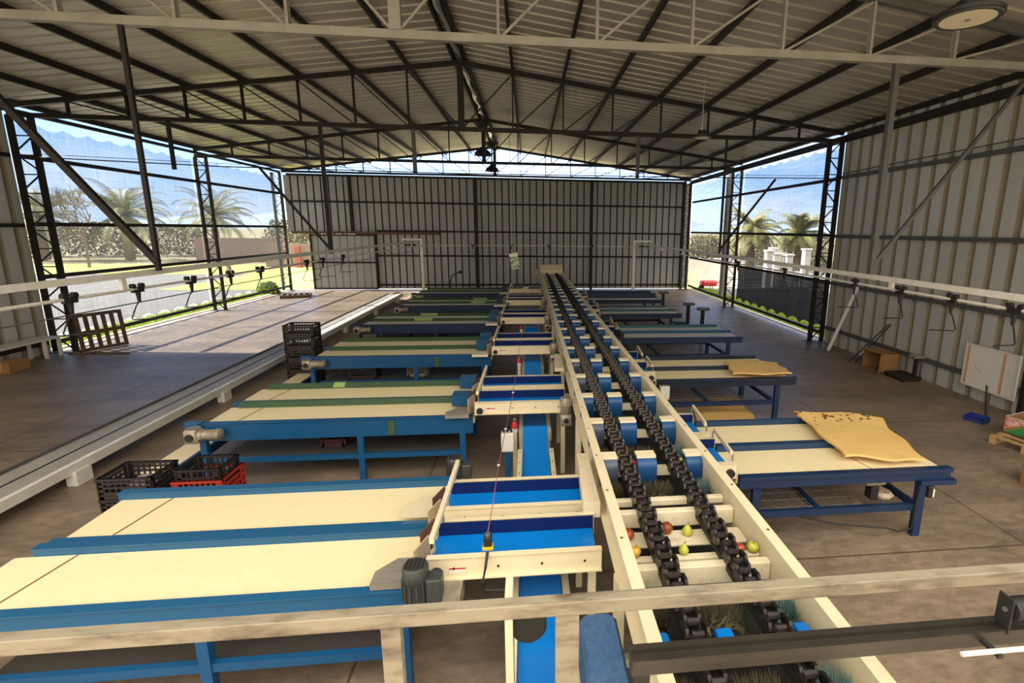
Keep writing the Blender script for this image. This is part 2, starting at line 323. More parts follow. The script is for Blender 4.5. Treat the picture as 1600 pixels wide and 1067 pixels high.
# ------------------------------------------------------------------ setting
XL, XR, YB = -13.1, 9.5, 28.9
RX, RZ, SL = -1.8, 7.9, 0.131
TY = [7.7, 14.65, 21.75, 28.75]
def rz(x): return RZ - SL * abs(x - RX)
Y0 = 2.0                                         # the shed opens to the yard behind the camera
struct('floor', MB().box(XL - 0.2, XR + 0.2, -6, YB + 0.3, -0.2, 0), FLOORM)
struct('ground', MB().box(-400, 400, -60, 600, -0.4, -0.12), GROUND)
struct('gravel_yard', MB().box(-34, -14.6, -6, 39, -0.14, -0.06), GRAVEL)
struct('lawn', MB().box(-45, -13.2, 39, 49, -0.14, -0.05), GRASS)
struct('grass_verge', MB().box(-14.6, XL - 0.36, Y0, 45, -0.14, -0.03), GRASS)
struct('grass_verge', MB().box(XR + 0.36, XR + 1.6, Y0, 40, -0.14, -0.03), GRASS)
struct('trim_1', MB().box(XL - 0.36, XL - 0.2, 14.6, YB, -0.14, 0.03), CONC)
struct('trim_2', MB().box(XR + 0.2, XR + 0.36, 14.6, YB, -0.14, 0.03), CONC)

def corrugated(span0, span1, fn, pitch=0.4, groove=0.07, depth=0.045, slope=0.018):
    """fn(t, d, e) -> world point; t along the sheet, d offset outwards, e in (0,1) along the ribs"""
    ts = []; t = span0
    while t < span1 - 1e-6:
        for u, d in ((0, 0), (pitch - groove, 0), (pitch - groove + slope, depth), (pitch - slope, depth)):
            if t + u <= span1: ts.append((t + u, d))
        t += pitch
    ts.append((span1, 0))
    mb = MB()
    vs = [fn(t, d, e) for t, d in ts for e in (0, 1)] + [fn(t, d + 0.006, e) for t, d in ts for e in (0, 1)]
    n = len(ts) * 2; fs = []
    for i in range(len(ts) - 1):
        fs.append((2 * i, 2 * i + 1, 2 * i + 3, 2 * i + 2)); fs.append((n + 2 * i, n + 2 * i + 2, n + 2 * i + 3, n + 2 * i + 1))
    mb.add(vs, fs)
    mb.rib = [1 if (ts[i][1] > 0 or ts[i + 1][1] > 0) else 0 for i in range(len(ts) - 1) for _ in (0, 1)]
    return mb
def sheet(name, mb, m_, rib_m, org=(0, 0, 0)):
    o = struct(name, mb, m_, org); o.data.materials.append(rib_m)
    for p_, k in zip(o.data.polygons, mb.rib): p_.material_index = k
    return o
RO = 0.2                                         # purlin depth between truss top and roof sheet
EL, ER = XL - 0.45, XR + 0.45
struct('ceiling', corrugated(Y0, 30.4, lambda t, d, e: ((EL if e == 0 else RX), t, rz(EL if e == 0 else RX) + RO + d), groove=0.11, depth=0.06, slope=0.02), ROOFM)
struct('ceiling', corrugated(Y0, 30.4, lambda t, d, e: ((ER if e == 0 else RX), t, rz(ER if e == 0 else RX) + RO + d), groove=0.11, depth=0.06, slope=0.02), ROOFM)
sheet('wall_right', corrugated(Y0, 14.6, lambda t, d, e: (XR + 0.06 + d, t, 0.0 if e == 0 else 6.56), pitch=0.46, groove=0.15, depth=0.05, slope=0.03), WALLM, RIBSHADE)
sheet('wall_left', corrugated(2.0, 14.6, lambda t, d, e: (XL - 0.06 - d, t, 0.0 if e == 0 else 6.3), pitch=0.46, groove=0.15, depth=0.05, slope=0.03), WALLM, RIBSHADE)
sheet('wall_back', corrugated(-9.6, XR, lambda t, d, e: (t, YB + d, 0.06 if e == 0 else 6.22), pitch=0.39, groove=0.075, depth=0.09, slope=0.006), FARM, RIBSHADEB)
sheet('wall_back', corrugated(XL, -9.6, lambda t, d, e: (t, YB + d, 3.2 if e == 0 else 6.22), pitch=0.39, groove=0.075, depth=0.09, slope=0.006), FARM, RIBSHADEB)
struct('ridge_flashing', MB().box(RX - 0.22, RX + 0.22, Y0, 30.4, RZ + RO + 0.02, RZ + RO + 0.05), ROOFM)
d1 = obj('door_1', corrugated(-11.9, -8.5, lambda t, d, e: (t, YB - 0.12 - 0.05 + d, 0.1 if e == 0 else 3.05), pitch=0.39, groove=0.06, depth=0.05, slope=0.01), FARM, org=(-10.2, YB - 0.15, 0)); d1['kind'] = 'structure'
fr = MB()
for x in (-11.9, -8.5): fr.box(x - 0.04, x + 0.04, YB - 0.24, YB - 0.17, 0.05, 3.1)
for z in (0.09, 1.55, 3.06): fr.box(-11.9, -8.5, YB - 0.24, YB - 0.17, z - 0.04, z + 0.04)
obj('door_frame', fr, DARK, d1)
tag(obj('door_track', MB().box(-12.8, -5.0, YB - 0.34, YB - 0.05, 3.12, 3.26), mat('rusty_brown_steel', (0.09, 0.045, 0.03), 0.6)), 'rusty brown steel track above the sliding door on the back wall', 'track')

# ------------------------------------------------------------------ roof structure
def truss(y, zb, top_m, bot_m, web_m, label):
    t = thing('roof_truss', label, 'truss', (RX, y, zb))
    xl, xr = XL + 0.02, XR - 0.02
    for xe in (xl, xr):
        obj('top_chord', MB().bar((xe, y, rz(xe)), (RX, y, RZ), 0.09, 0.12), top_m, t)
    b = MB().bar((xl, y, zb), (xr, y, zb), 0.1, 0.11)
    obj('bottom_chord', b, bot_m, t)
    n = 8
    obj('king_post', MB().bar((RX, y, zb + 0.05), (RX, y, RZ - 0.05), 0.16, 0.10, up=(0, 1, 0)), web_m, t)
    for sgn, xe in ((-1, xl), (1, xr)):
        st = abs(xe - RX) / n
        for k in range(1, n):
            x = RX + sgn * st * k; zt = rz(x)
            if zt - zb > 0.2:
                pw = MB()
                for dy in (-0.035, 0.035): pw.bar((x, y + dy, zb + 0.04), (x, y + dy, zt - 0.05), 0.04, 0.02, up=(0, 1, 0))
                pw.bar((x, y, zb + 0.04), (x, y, zt - 0.05), 0.015, 0.07, up=(0, 1, 0))
                obj('web_post', pw, web_m, t)
            xi = RX + sgn * st * (k - 1)
            if zt - zb > 0.15: obj('web_diagonal', MB().bar((x, y, zt - 0.05), (xi + sgn * 0.05, y, zb + 0.05), 0.035, 0.035), web_m, t)
    return t
truss(TY[0], 6.13, MIDST, GREYST, GREYST, 'pale grey roof truss nearest the viewer, its bottom chord across the top of the view')
truss(TY[1], 6.2, DARK, DARK, DARK, 'black steel roof truss second from the viewer, where the side walls end')
truss(TY[2], 6.2, DARK, DARK, DARK, 'black steel roof truss third from the viewer, above the netted sides')
truss(TY[3], 6.38, DARK, DARK, DARK, 'black steel roof truss against the bright open gable above the back wall')
st = 11.3 / 8
for k in range(0, 9):
    for sgn in ((-1, 1)):
        x = RX + sgn * (st * k if k else 0.16)
        if k == 8: x = RX + sgn * 11.36
        pm = MB().bar((x, Y0, rz(x) + 0.13), (x, 30.2, rz(x) + 0.13), 0.06, 0.14)
        where = 'left' if sgn < 0 else 'right'
        lab = f'dark roof purlin beside the ridge on the {where} slope' if k == 0 else f'dark roof purlin at the {where} eave' if k == 8 else f'dark steel roof purlin, {ORD[k]} out from the ridge on the {where} slope'
        tag(obj('roof_purlin', pm, DARK), lab, 'purlin', 'roof purlins running the length of the shed')
# crinkled foil roll under the ridge
rp = []
for i in range(60):
    y = 1 + i * 0.49; rp.append((RX + 0.03 + 0.03 * math.sin(i * 1.7), y, RZ + 0.08 + 0.02 * math.cos(i * 2.3)))
tag(obj('ridge_strip', MB().path(rp, [0.075 + 0.02 * math.sin(i * 1.3) for i in range(60)], 8), RIDGE, smooth=True), 'shiny crinkled foil strip running along under the roof ridge', 'strip')

# lattice columns
def lattice(x0, x1, y, ztop, label, wd=0.09, lean=0):
    t = thing('lattice_column', label, 'column', ((x0 + x1) / 2, y, 0))
    for x in (x0, x1): obj('chord', MB().bar((x, y, 0), (x, y, ztop), wd, 0.09, up=(0, 1, 0)), DARK, t)
    obj('base_plate', MB().box(min(x0, x1) - 0.12, max(x0, x1) + 0.12, y - 0.15, y + 0.15, 0, 0.02), MIDST, t)
    n = 13; h = ztop / n
    for k in range(n):
        a, b = (x0, x1) if k % 2 else (x1, x0)
        obj('lacing', MB().bar((a, y, k * h + 0.05), (b, y, (k + 1) * h), 0.03, 0.03, up=(0, 1, 0)), DARK, t)
        obj('rung', MB().bar((x0, y, (k + 1) * h - 0.02), (x1, y, (k + 1) * h - 0.02), 0.03, 0.03, up=(0, 1, 0)), DARK, t)
lattice(XL + 0.02, XL + 0.52, TY[1], 6.2, 'black lattice column beside the upright pallet on the left', 0.12)
lattice(XL + 0.02, XL + 0.42, TY[2], 6.15, 'black lattice column midway along the left netting')
lattice(XL - 0.42, XL - 0.02, TY[3] - 0.15, 6.3, 'dark lattice corner column between the left netting and the back wall', 0.12)
lattice(XR - 0.02, XR - 0.42, TY[1], 6.2, 'dark lattice column where the right sheet wall meets the netting', 0.12)
lattice(XR - 0.02, XR - 0.42, TY[2], 6.15, 'black lattice column midway along the right netting')
lattice(XR - 0.05, XR - 0.4, TY[3] - 0.15, 6.3, 'dark lattice corner column between the back wall and the right netting', 0.12)
lattice(XR - 0.02, XR - 0.42, TY[0], 6.1, 'grey lattice column at the right edge beside the whiteboard')

def girt(p0, p1, label, w=0.06, h=0.1, m=DARK, g=None):
    tag(obj('wall_girt', MB().bar(p0, p1, w, h), m), label, 'girt', g)
hn = {5.22: 'top', 3.48: 'upper middle', 2.07: 'lower middle', 0.26: 'bottom'}
for z, nm in hn.items():
    girt((XL - 0.06, 14.8, z), (XL - 0.06, 28.5, z), f'{nm} dark horizontal girt across the left netting', h=0.11)
for z, nm in {5.12: 'top', 3.4: 'upper middle', 1.93: 'lower middle', 0.26: 'bottom'}.items():
    girt((XR + 0.06, 14.8, z), (XR + 0.06, 28.5, z), f'{nm} dark horizontal girt across the right netting')
for z, nm in {5.13: 'top', 3.38: 'upper middle', 1.93: 'lower middle', 0.5: 'bottom'}.items():
    girt((XR, Y0, z), (XR, 14.5, z), f'{nm} grey horizontal girt on the right sheet wall', m=MIDST)
for z, nm in {5.2: 'top', 3.45: 'upper middle', 1.9: 'lower middle', 0.3: 'bottom'}.items():
    girt((XL, 2.0, z), (XL, 14.5, z), f'{nm} dark horizontal girt on the left sheet wall')
for z, nm in {4.85: 'top', 3.3: 'upper middle', 1.93: 'lower middle', 0.28: 'bottom'}.items():
    x0 = -12.9 if z > 3.4 else -8.4
    girt((x0, YB - 0.04, z), (9.2, YB - 0.04, z), f'{nm} dark horizontal girt across the back wall', w=0.05)
girt((-12.9, YB - 0.05, 6.24), (9.2, YB - 0.05, 6.24), 'dark edge beam along the top of the back wall', w=0.07, h=0.12)
girt((XL, Y0, 6.33), (XL, 28.6, 6.33), 'dark edge beam along the top of the left side', w=0.08, h=0.1)
girt((XR, 0.65, 6.25), (XR, 28.6, 6.25), 'dark edge beam along the top of the right side', w=0.08, h=0.2)
for x, s_ in ((-9.68, 'left'), (-2.9, 'middle'), (3.68, 'right')):
    z0 = 3.27 if x < -9 else 0
    tag(obj('wall_post', MB().bar((x, YB - 0.11, z0), (x, YB - 0.11, 6.2), 0.14, 0.08, up=(0, 1, 0)), DARK), f'{s_} dark upright post on the back wall', 'post')
# diagonal wind brace on the right wall and rods
tag(obj('wall_rod', MB().path([(XR - 0.12, 1, 5.35), (XR - 0.12, 8, 5.3), (XR - 0.14, 14.4, 5.22)], 0.014), MIDST), 'thin steel rod running above the top girt on the right wall', 'rod')
# tie rods across the shed
for k, (dz, dy) in enumerate(((0, -0.12), (0.1, 0.12))):
    tag(obj('tie_rod', MB().path([(XL + 0.5, TY[1] + dy, 5.17 + dz), (-8, TY[1] + dy, 5.04 + dz), (-1.8, TY[1] + dy, 5.0 + dz), (5, TY[1] + dy, 5.04 + dz), (XR - 0.4, TY[1] + dy, 5.1 + dz)], 0.016 if k == 0 else 0.008), DARK), ('thick lower' if k == 0 else 'thin upper') + ' tie rod spanning the shed at the second truss', 'rod')

# shade netting with scalloped edges
def netting(x, y0, y1, z0, z1, m_, label, scal_top=True, name='shade_net'):
    n = int((y1 - y0) / 0.07); mb = MB(); rows = 10; vs = []
    for i in range(n + 1):
        y = y0 + (y1 - y0) * i / n
        ph = abs(math.sin((y - y0) / 0.78 * PI))
        a = z0 + 0.17 * ph ** 0.7; b = z1 - (0.11 * ph if scal_top else 0)
        for j in range(rows + 1):
            vs.append((x + 0.012 * math.sin(y * 1.3 + j), y, a + (b - a) * j / rows))
    fs = [(i * (rows + 1) + j, (i + 1) * (rows + 1) + j, (i + 1) * (rows + 1) + j + 1, i * (rows + 1) + j + 1) for i in range(n) for j in range(rows)]
    mb.add(vs, fs)
    return tag(obj(name, mb, m_, smooth=True), label, 'netting')
netting(XL - 0.11, 14.75, 21.7, 0.30, 6.12, NET, 'pale shade netting hung in the nearer left bay')
netting(XL - 0.11, 21.8, 28.3, 0.30, 6.12, NET, 'pale shade netting hung in the farther left bay')
netting(XR + 0.11, 14.75, 21.7, 1.95, 6.14, NET, 'pale blue shade netting hung in the nearer right bay above the black netting')
netting(XR + 0.11, 21.8, 28.6, 2.0, 6.14, NET, 'pale shade netting hung in the farther right bay')
netting(XR + 0.125, 14.75, 21.7, 0.30, 1.97, BNET, 'black netting low across the nearer right bay', False, 'black_net')

# hanging rail supports: pipe from a truss with a diagonal brace
def rail_hanger(x, y, ztop, zb, sgn, m_, label, pw=0.085, bw=0.055, zbr=None):
    t = thing('rail_hanger', label, 'hanger', (x, y, zb))
    obj('drop_pipe', MB().bar((x, y, ztop), (x, y, zb), pw, pw, up=(0, 1, 0)), m_, t)
    L_ = ((zbr or ztop) - zb - 0.15)
    obj('brace', MB().bar((x, y, zb + 0.12), (x + sgn * L_ / 1.33, y, (zbr or ztop) - 0.05), bw, bw, up=(0, 1, 0)), m_, t)
rail_hanger(5.74, TY[0], 6.08, 2.82, 1, MIDST, 'grey drop pipe and brace hanging from the nearest truss on the right')
rail_hanger(5.85, TY[1], 6.15, 2.82, 1, DARK, 'dark drop pipe and brace hanging from the second truss on the right', 0.06, zbr=5.1)
rail_hanger(-5.32, TY[0], 6.08, 2.85, -1, DARK, 'dark drop pipe and brace hanging from the nearest truss on the left', 0.055, 0.08)
rail_hanger(-5.56, TY[1], 6.15, 2.75, -1, DARK, 'dark drop pipe and brace hanging from the second truss on the left', zbr=5.1)
for x, m_, l in ((-3.12, MIDST, 'short grey pipe stub left of centre under the second truss'), (3.2, MIDST, 'short grey pipe stub right of centre under the second truss'), (-9.35, DARK, 'short dark pipe stub at the left end of the second truss')):
    tag(obj('pipe_stub', MB().cyl((x, TY[1], 6.14), (x, TY[1], 4.95), 0.055, 10), m_), l, 'pipe')

# ------------------------------------------------------------------ overhead hook rail
def rail_pts(dz):
    P_ = [(-5.45, 3.0), (-5.45, 24.2)]
    for a in range(0, 91, 15): P_.append((-5.45 + 1.6 * (1 - math.cos(math.radians(a))), 24.8 + 1.6 * math.sin(math.radians(a))))
    for a in range(90, -1, -15): P_.append((5.75 - 1.6 * (1 - math.cos(math.radians(a))), 24.8 + 1.6 * math.sin(math.radians(a))))
    P_ += [(5.75, 24.2), (5.75, 2.0)]
    return [(x, y, dz) for x, y in P_]
rt = thing('overhead_rail', 'white painted overhead hook rail looping round the sorting tables', 'rail', (0, 12, 2.6))
for nm, a, b in (('left_beam', (-5.45, 3.0, 2.82), (-5.45, 24.5, 2.84)), ('right_beam', (5.75, 2.0, 2.76), (5.75, 24.5, 2.80))):
    obj('channel_beam', MB().bar(a, b, 0.05, 0.08), WHITEP, rt)
obj('track_tube', MB().path(rail_pts(2.62), 0.02, 8), WHITEP, rt, smooth=True)
for y in (4.6, 7.2, 9.6, 12.0, 15, 18, 21, 24):
    for x in (-5.45, 5.75): obj('link_plate', MB().box(x - 0.02, x + 0.02, y - 0.04, y + 0.04, 2.63, 2.78), WHITEP, rt)
obj('pull_chain', MB().path([(-5.35, 3, 2.45), (-5.35, 24, 2.45)], 0.008, 5), MIDST, rt)
def hanger(loc, ang, label, group):
    x, y, z = loc
    t = thing('trolley_hook', label, 'hook', (x, y, z), group)
    tr = MB()
    for s_ in (-1, 1):
        tr.lathe((x, y + s_ * 0.07, z + 0.04), [(0.0, -0.03), (0.036, -0.025), (0.036, 0.025), (0.0, 0.03)], 'x', 10)
    tr.box(x - 0.02, x + 0.02, y - 0.09, y + 0.09, z - 0.05, z + 0.02)
    obj('trolley', tr, DARK, t)
    obj('swivel', MB().cyl((x, y, z - 0.05), (x, y, z - 0.19), 0.03, 8, 0.018), DARK, t)
    ca, sa = math.cos(ang), math.sin(ang)
    obj('hook_wire', MB().path([(x + 0.0, y, z - 0.17), (x - 0.05 * ca, y - 0.05 * sa, z - 0.25), (x - 0.12 * ca, y - 0.12 * sa, z - 0.42), (x - 0.10 * ca, y - 0.10 * sa, z - 0.44), (x + 0.28 * ca, y + 0.28 * sa, z - 0.42)], 0.009, 6), DARK, t)
    return t
hp = None
hl = [6.39, 7.43, 8.54, 9.62, 10.65, 12.8, 13.75, 15.2]
for i, y in enumerate(hl):
    lab = f'dark trolley hook on the left overhead rail, {ORD[i]} from the viewer'
    if hp is None: hp = hanger((-5.45, y, 2.62), 0.25, lab, 'trolley hooks on the overhead rail')
    else: dup(hp, (-5.45, y, 2.62), random.uniform(-.2, .2), lab)
for i, y in enumerate([5.16, 6.04, 6.99, 8.08, 10.5, 13.0]):
    dup(hp, (5.75, y, 2.62), PI + random.uniform(-.25, .25), f'dark trolley hook on the right overhead rail, {ORD[i]} from the viewer')
for i, x in enumerate([-2.9, -0.9, 1.1, 3.4]):
    dup(hp, (x, 26.4, 2.62), 1.4, f'dark trolley hook on the far cross rail, {ORD[i]} from the left post')
for x, sgn, s_ in ((-5.55, -1, 'left'), (5.77, 1, 'right')):
    t = thing('rail_post', f'white steel post with a short top arm at the far {s_} bend of the rail', 'post', (x, 26.6, 0))
    obj('upright', MB().box(x - 0.07, x + 0.07, 26.53, 26.67, 0, 2.85), WHITEP, t)
    obj('top_arm', MB().box(min(x - sgn * .07, x + sgn * 0.95), max(x - sgn * .07, x + sgn * 0.95), 26.54, 26.66, 2.85, 2.95), WHITEP, t)
    obj('sheave', MB().cyl((x + sgn * 0.5, 26.5, 2.58), (x + sgn * 0.5, 26.5, 2.66), 0.25, 16), DARK, t)
    obj('foot', MB().box(x - 0.14, x + 0.14, 26.46, 26.74, 0, 0.015), WHITEP, t)
tag(obj('leaning_pipe', MB().cyl((8.9, 13.35, 0.03), (9.32, 12.95, 1.98), 0.05, 10), WHITEP), 'white pipe leaning against the right wall by the lattice column', 'pipe')

# ------------------------------------------------------------------ main conveyor
CZ = 1.45; CL, CR_ = 0.59, 1.67
mc = thing('roller_conveyor', 'long cream conveyor with two black chains and rows of blue flaps down the middle', 'conveyor', (1.13, 12, 0))
def rail(x0, sgn, name):
    b = MB()
    b.box(min(x0, x0 + sgn * 0.012), max(x0, x0 + sgn * 0.012), 0.9, 23.9, CZ - 0.36, CZ)
    b.box(min(x0 + sgn * .013, x0 - sgn * 0.065), max(x0 + sgn * .013, x0 - sgn * 0.065), 0.9, 23.9, CZ - 0.010, CZ + 0.004)
    b.box(min(x0, x0 - sgn * 0.05), max(x0, x0 - sgn * 0.05), 0.9, 23.9, CZ - 0.36, CZ - 0.346)
    return b
lr = obj('side_rail', rail(CL + 0.055, 1, ''), CREAM, mc)
rr_ = obj('side_rail', rail(CR_ - 0.055, -1, ''), CREAM, mc)
for par, x in ((lr, CL + 0.02), (rr_, CR_ - 0.02)):
    for k in range(14):
        y = 2.3 + k * 0.62
        obj('bolt', MB().lathe((x, y, CZ), [(0.012, -0.002), (0.012, 0.006), (0.0, 0.008)], 'z', 6), BROWNF, par)
obj('bottom_pan', MB().box(CL + 0.08, CR_ - 0.08, 0.9, 23.8, CZ - 0.62, CZ - 0.60), BLACKR, mc)
# chains
def chain(x):
    b = MB(); p = 0.092; y = 0.9; k = 0
    while y < 23.7:
        w = 0.040 if k % 2 else 0.058
        for s_ in (-1, 1):
            xx = x + s_ * w
            b.prism([(y - 0.058, CZ - 0.055), (y - 0.035, CZ - 0.02), (y + 0.035, CZ - 0.03), (y + 0.058, CZ - 0.055), (y + 0.035, CZ - 0.088), (y - 0.035, CZ - 0.088)], xx - 0.009, xx + 0.009, 'yz')
        b.cyl((x - 0.070, y + p / 2, CZ - 0.055), (x + 0.070, y + p / 2, CZ - 0.055), 0.012, 6)
        b.cyl((x - 0.034, y + p / 2, CZ - 0.055), (x + 0.034, y + p / 2, CZ - 0.055), 0.024, 8)
        if False: b.prism([(x - 0.055, y - 0.025), (x + 0.055, y - 0.025), (x + 0.028, y + 0.03), (x - 0.028, y + 0.03)], CZ - 0.03, CZ - 0.012)
        y += p; k += 1
    return b
for x in (0.875, 1.335):
    obj('roller_chain', chain(x), CHAIN, mc)
    obj('chain_guide', MB().box(x - 0.05, x + 0.05, 0.95, 23.7, CZ - 0.16, CZ - 0.115), BLACKR, mc)
# flap rows
lanes = [(0.64, 0.80), (0.985, 1.165), (1.45, 1.612)]
def flap(x0, x1, y, zt):
    b = MB(); n = 7
    for j in range(n + 1):
        a = math.radians(90 * j / n)
        pass
    prof = [(y + 0.07, zt)] + [(y - 0.02 - 0.07 * math.sin(math.radians(90 * j / 6)), zt - 0.07 * (1 - math.cos(math.radians(90 * j / 6)))) for j in range(7)] + [(y - 0.088, zt - 0.22), (y - 0.06, zt - 0.26), (y + 0.02, zt - 0.26), (y + 0.07, zt - 0.1)]
    return b.prism(prof, x0, x1, 'yz')
rows = [4.16 + 0.85 * k for k in range(23)]
for ri, y in enumerate(rows):
    obj('crossbar', MB().box(CL + 0.07, CR_ - 0.07, y - 0.01, y + 0.05, CZ - 0.22, CZ - 0.14), CREAM, mc)
    for li, (x0, x1) in enumerate(lanes):
        f = obj('flap', flap(x0, x1, y, CZ - 0.03), FLAPG if (li == 0 and ri in (0, 1, 3, 4)) else FLAP, mc, smooth=True)
        obj('flap_bracket', MB().box(x0, x1, y - 0.03, y + 0.08, CZ - 0.03, CZ - 0.005), CREAMW, f)
# brush rollers
def brush(x0, x1, y, z, r, n=420):
    b = MB(); b.cyl((x0, y, z), (x1, y, z), r * 0.5, 10)
    for _ in range(n):
        x = random.uniform(x0, x1); a = random.uniform(-0.2, PI + 0.2); rr2 = r * random.uniform(0.85, 1.08); dx = random.uniform(-.015, .015)
        p0 = Vector((x, y + math.cos(a) * r * .45, z + math.sin(a) * r * .45)); p1 = Vector((x + dx, y + math.cos(a) * rr2, z + math.sin(a) * rr2))
        s_ = Vector((0.006, 0, 0)); q = Vector((0, -math.sin(a) * .005, math.cos(a) * .005))
        b.add([p0 - s_, p0 + s_, p0 + q, p1], [(0, 1, 3), (1, 2, 3), (2, 0, 3)])
    return b
for li, (x0, x1, m_) in enumerate(((0.66, 0.80, BROLIVE), (0.955, 1.255, BROLIVE), (1.42, 1.60, BRTEAL))):
    ym = 3.87; m0 = brush(x0, x1, ym, CZ - 0.32, 0.19)
    first = obj('brush_roller', m0, m_, mc)
    for k, y in enumerate([1.9, 2.45] + [r + 0.42 for r in rows[:8]]):
        c = first.copy(); COL.objects.link(c); c.location = (0, y - ym, 0); c.parent = mc
        if k >= 2 and li == 1:
            c.data = c.data.copy(); c.data.materials.clear(); c.data.materials.append(BRTEAL if k > 4 else BROLIVE)
# bare cross frames close to the viewer
for (y0, y1, z0, z1) in ((3.57, 3.62, CZ - .18, CZ - .12), (3.36, 3.42, CZ - .23, CZ - .1), (3.10, 3.27, CZ - .225, CZ - .2), (2.90, 2.955, CZ - .22, CZ - .17), (2.75, 2.81, CZ - .26, CZ - .12)):
    obj('crossbar', MB().cham(CL + 0.07, CR_ - 0.07, y0, y1, z0, z1, 0.008), CREAMW, mc)
for x0, x1 in lanes: obj('flap', MB().cham(x0 + .03, x1 - .05, 2.17, 2.27, CZ - 0.22, CZ - 0.14, 0.01), BRIGHT, mc)
obj('crossbar', MB().box(CL + 0.07, CR_ - 0.07, 2.19, 2.25, CZ - 0.29, CZ - 0.222), BROWNF, mc)
for y in (1.6, 3.0, 5.9, 8.9, 12.4, 15.8, 19.2, 22.6):
    for x in (CL + 0.03, CR_ - 0.03):
        obj('leg', MB().box(x - 0.035, x + 0.035, y - 0.04, y + 0.04, 0, CZ - 0.36), CREAM, mc)
    obj('leg_brace', MB().box(CL + 0.06, CR_ - 0.06, y - 0.03, y + 0.03, 0.35, 0.42), CREAM, mc)
hb = MB(); hb.prism([(23.75, CZ - 0.1), (24.3, CZ - 0.1), (24.3, CZ + 0.3), (24.05, CZ + 0.34), (23.78, CZ + 0.12)], CL - 0.0, CR_ + 0.0, 'yz')
obj('head_cover', hb, CREAM, mc)
obj('head_gearbox', MB().box(CL - 0.28, CL - 0.1, 23.6, 23.9, CZ - 0.45, CZ + 0.18), MOTC, mc)
# fruit lying on the bare cross frames
def fruit(x, y, z, r, m_, pear, label, cat):
    t = thing(cat if cat != 'pear' else 'pear', label, cat, (x, y, z))
    if pear: prof = [(0.001, 0), (r * .6, r * .08), (r * .95, r * .5), (r, r * .9), (r * .75, r * 1.4), (r * .45, r * 1.85), (r * .3, r * 2.1), (0.001, r * 2.18)]
    else: prof = [(0.001, r * .12), (r * .35, 0), (r * .8, r * .3), (r, r * .9), (r * .9, r * 1.35), (r * .5, r * 1.68), (r * .2, r * 1.65), (0.001, r * 1.55)]
    top = r * 2.15 if pear else r * 1.55
    obj('flesh', MB().lathe((x, y, z), prof, 'z', 16), m_, t, smooth=True)
    obj('stem', MB().path([(x, y, z + top), (x + .004, y, z + top + r * .3), (x + .012, y, z + top + r * .5)], 0.0035, 5), BARK, t)
    return t
fz = CZ - .2
fruit(0.72, 3.19, fz, .042, APR, 0, 'small red apple left of the left chain on the near conveyor frame', 'apple')
fruit(1.02, 3.24, fz, .048, APB, 0, 'dark red brown apple lying between the two chains', 'apple')
fruit(1.17, 3.2, fz, .040, APG, 1, 'green pear against the tray between the two chains', 'pear')
fruit(0.715, 2.955, CZ - .17, .042, APY, 0, 'yellow apple left of the left chain, nearest the viewer', 'apple')
fruit(1.06, 2.95, CZ - .17, .036, APG, 1, 'green pear on the narrow bar between the chains', 'pear')
fruit(1.455, 2.93, CZ - .17, .038, APR, 0, 'red apple just right of the right chain', 'apple')
fruit(1.555, 2.93, CZ - .17, .042, APG, 0, 'green apple by the right side rail of the conveyor', 'apple')
fruit(0.955, 4.18, CZ - .14, .040, APR, 0, 'small red apple on the nearest flap row beside the left chain', 'apple')
fruit(1.42, 4.18, CZ - .14, .036, APG, 1, 'green pear half hidden behind the nearest right blue flap', 'pear')

# ------------------------------------------------------------------ sorting tables, left
def motor_v(parent, x, y, z0, z1, r, m_):
    b = MB().lathe((x, y, z0), [(r * .7, 0), (r * .72, (z1 - z0) * .25), (r * .95, (z1 - z0) * .3), (r * .95, (z1 - z0) * .7), (r, (z1 - z0) * .72), (r, (z1 - z0) * .95), (r * .85, (z1 - z0)), (0.001, (z1 - z0))], 'z', 20)
    for k in range(14):
        a = 2 * PI * k / 14; b.bar((x + r * .93 * math.cos(a), y + r * .93 * math.sin(a), z0 + (z1 - z0) * .3), (x + r * .93 * math.cos(a), y + r * .93 * math.sin(a), z0 + (z1 - z0) * .7), 0.012, 0.03, up=(math.cos(a), math.sin(a), 0))
    mo = obj('motor', b, m_, parent, smooth=True)
    g = MB()
    for k in range(-2, 3): g.box(x + k * r * .3 - .006, x + k * r * .3 + .006, y - r * .6, y + r * .6, z1, z1 + .006)
    obj('fan_grille', g, BLACKR, mo)
    obj('terminal_box', MB().cham(x + r * .8, x + r * 2.0, y - r * .7, y + r * .6, z0 + (z1 - z0) * .25, z0 + (z1 - z0) * .75, 0.01), m_, mo)
    return mo
def gear_h(parent, x, y, z, s_, m_):
    """small horizontal gearmotor lying along x"""
    b = MB().lathe((x, y, z), [(0.001, 0), (.075, .01), (.08, .05), (.07, .06), (.07, .2), (.078, .21), (.078, .26), (.05, .28), (.001, .28)], 'x', 14)
    b.cham(x - .16, x + .01, y - .08, y + .08, z - .1, z + .09, .02)
    mo = obj('gearmotor', b, m_, parent, smooth=True)
    obj('shaft_boss', MB().cyl((x - .08, y - .1, z - .01), (x - .08, y - .08, z - .01), .05, 12), BLACKR, mo)
    return mo

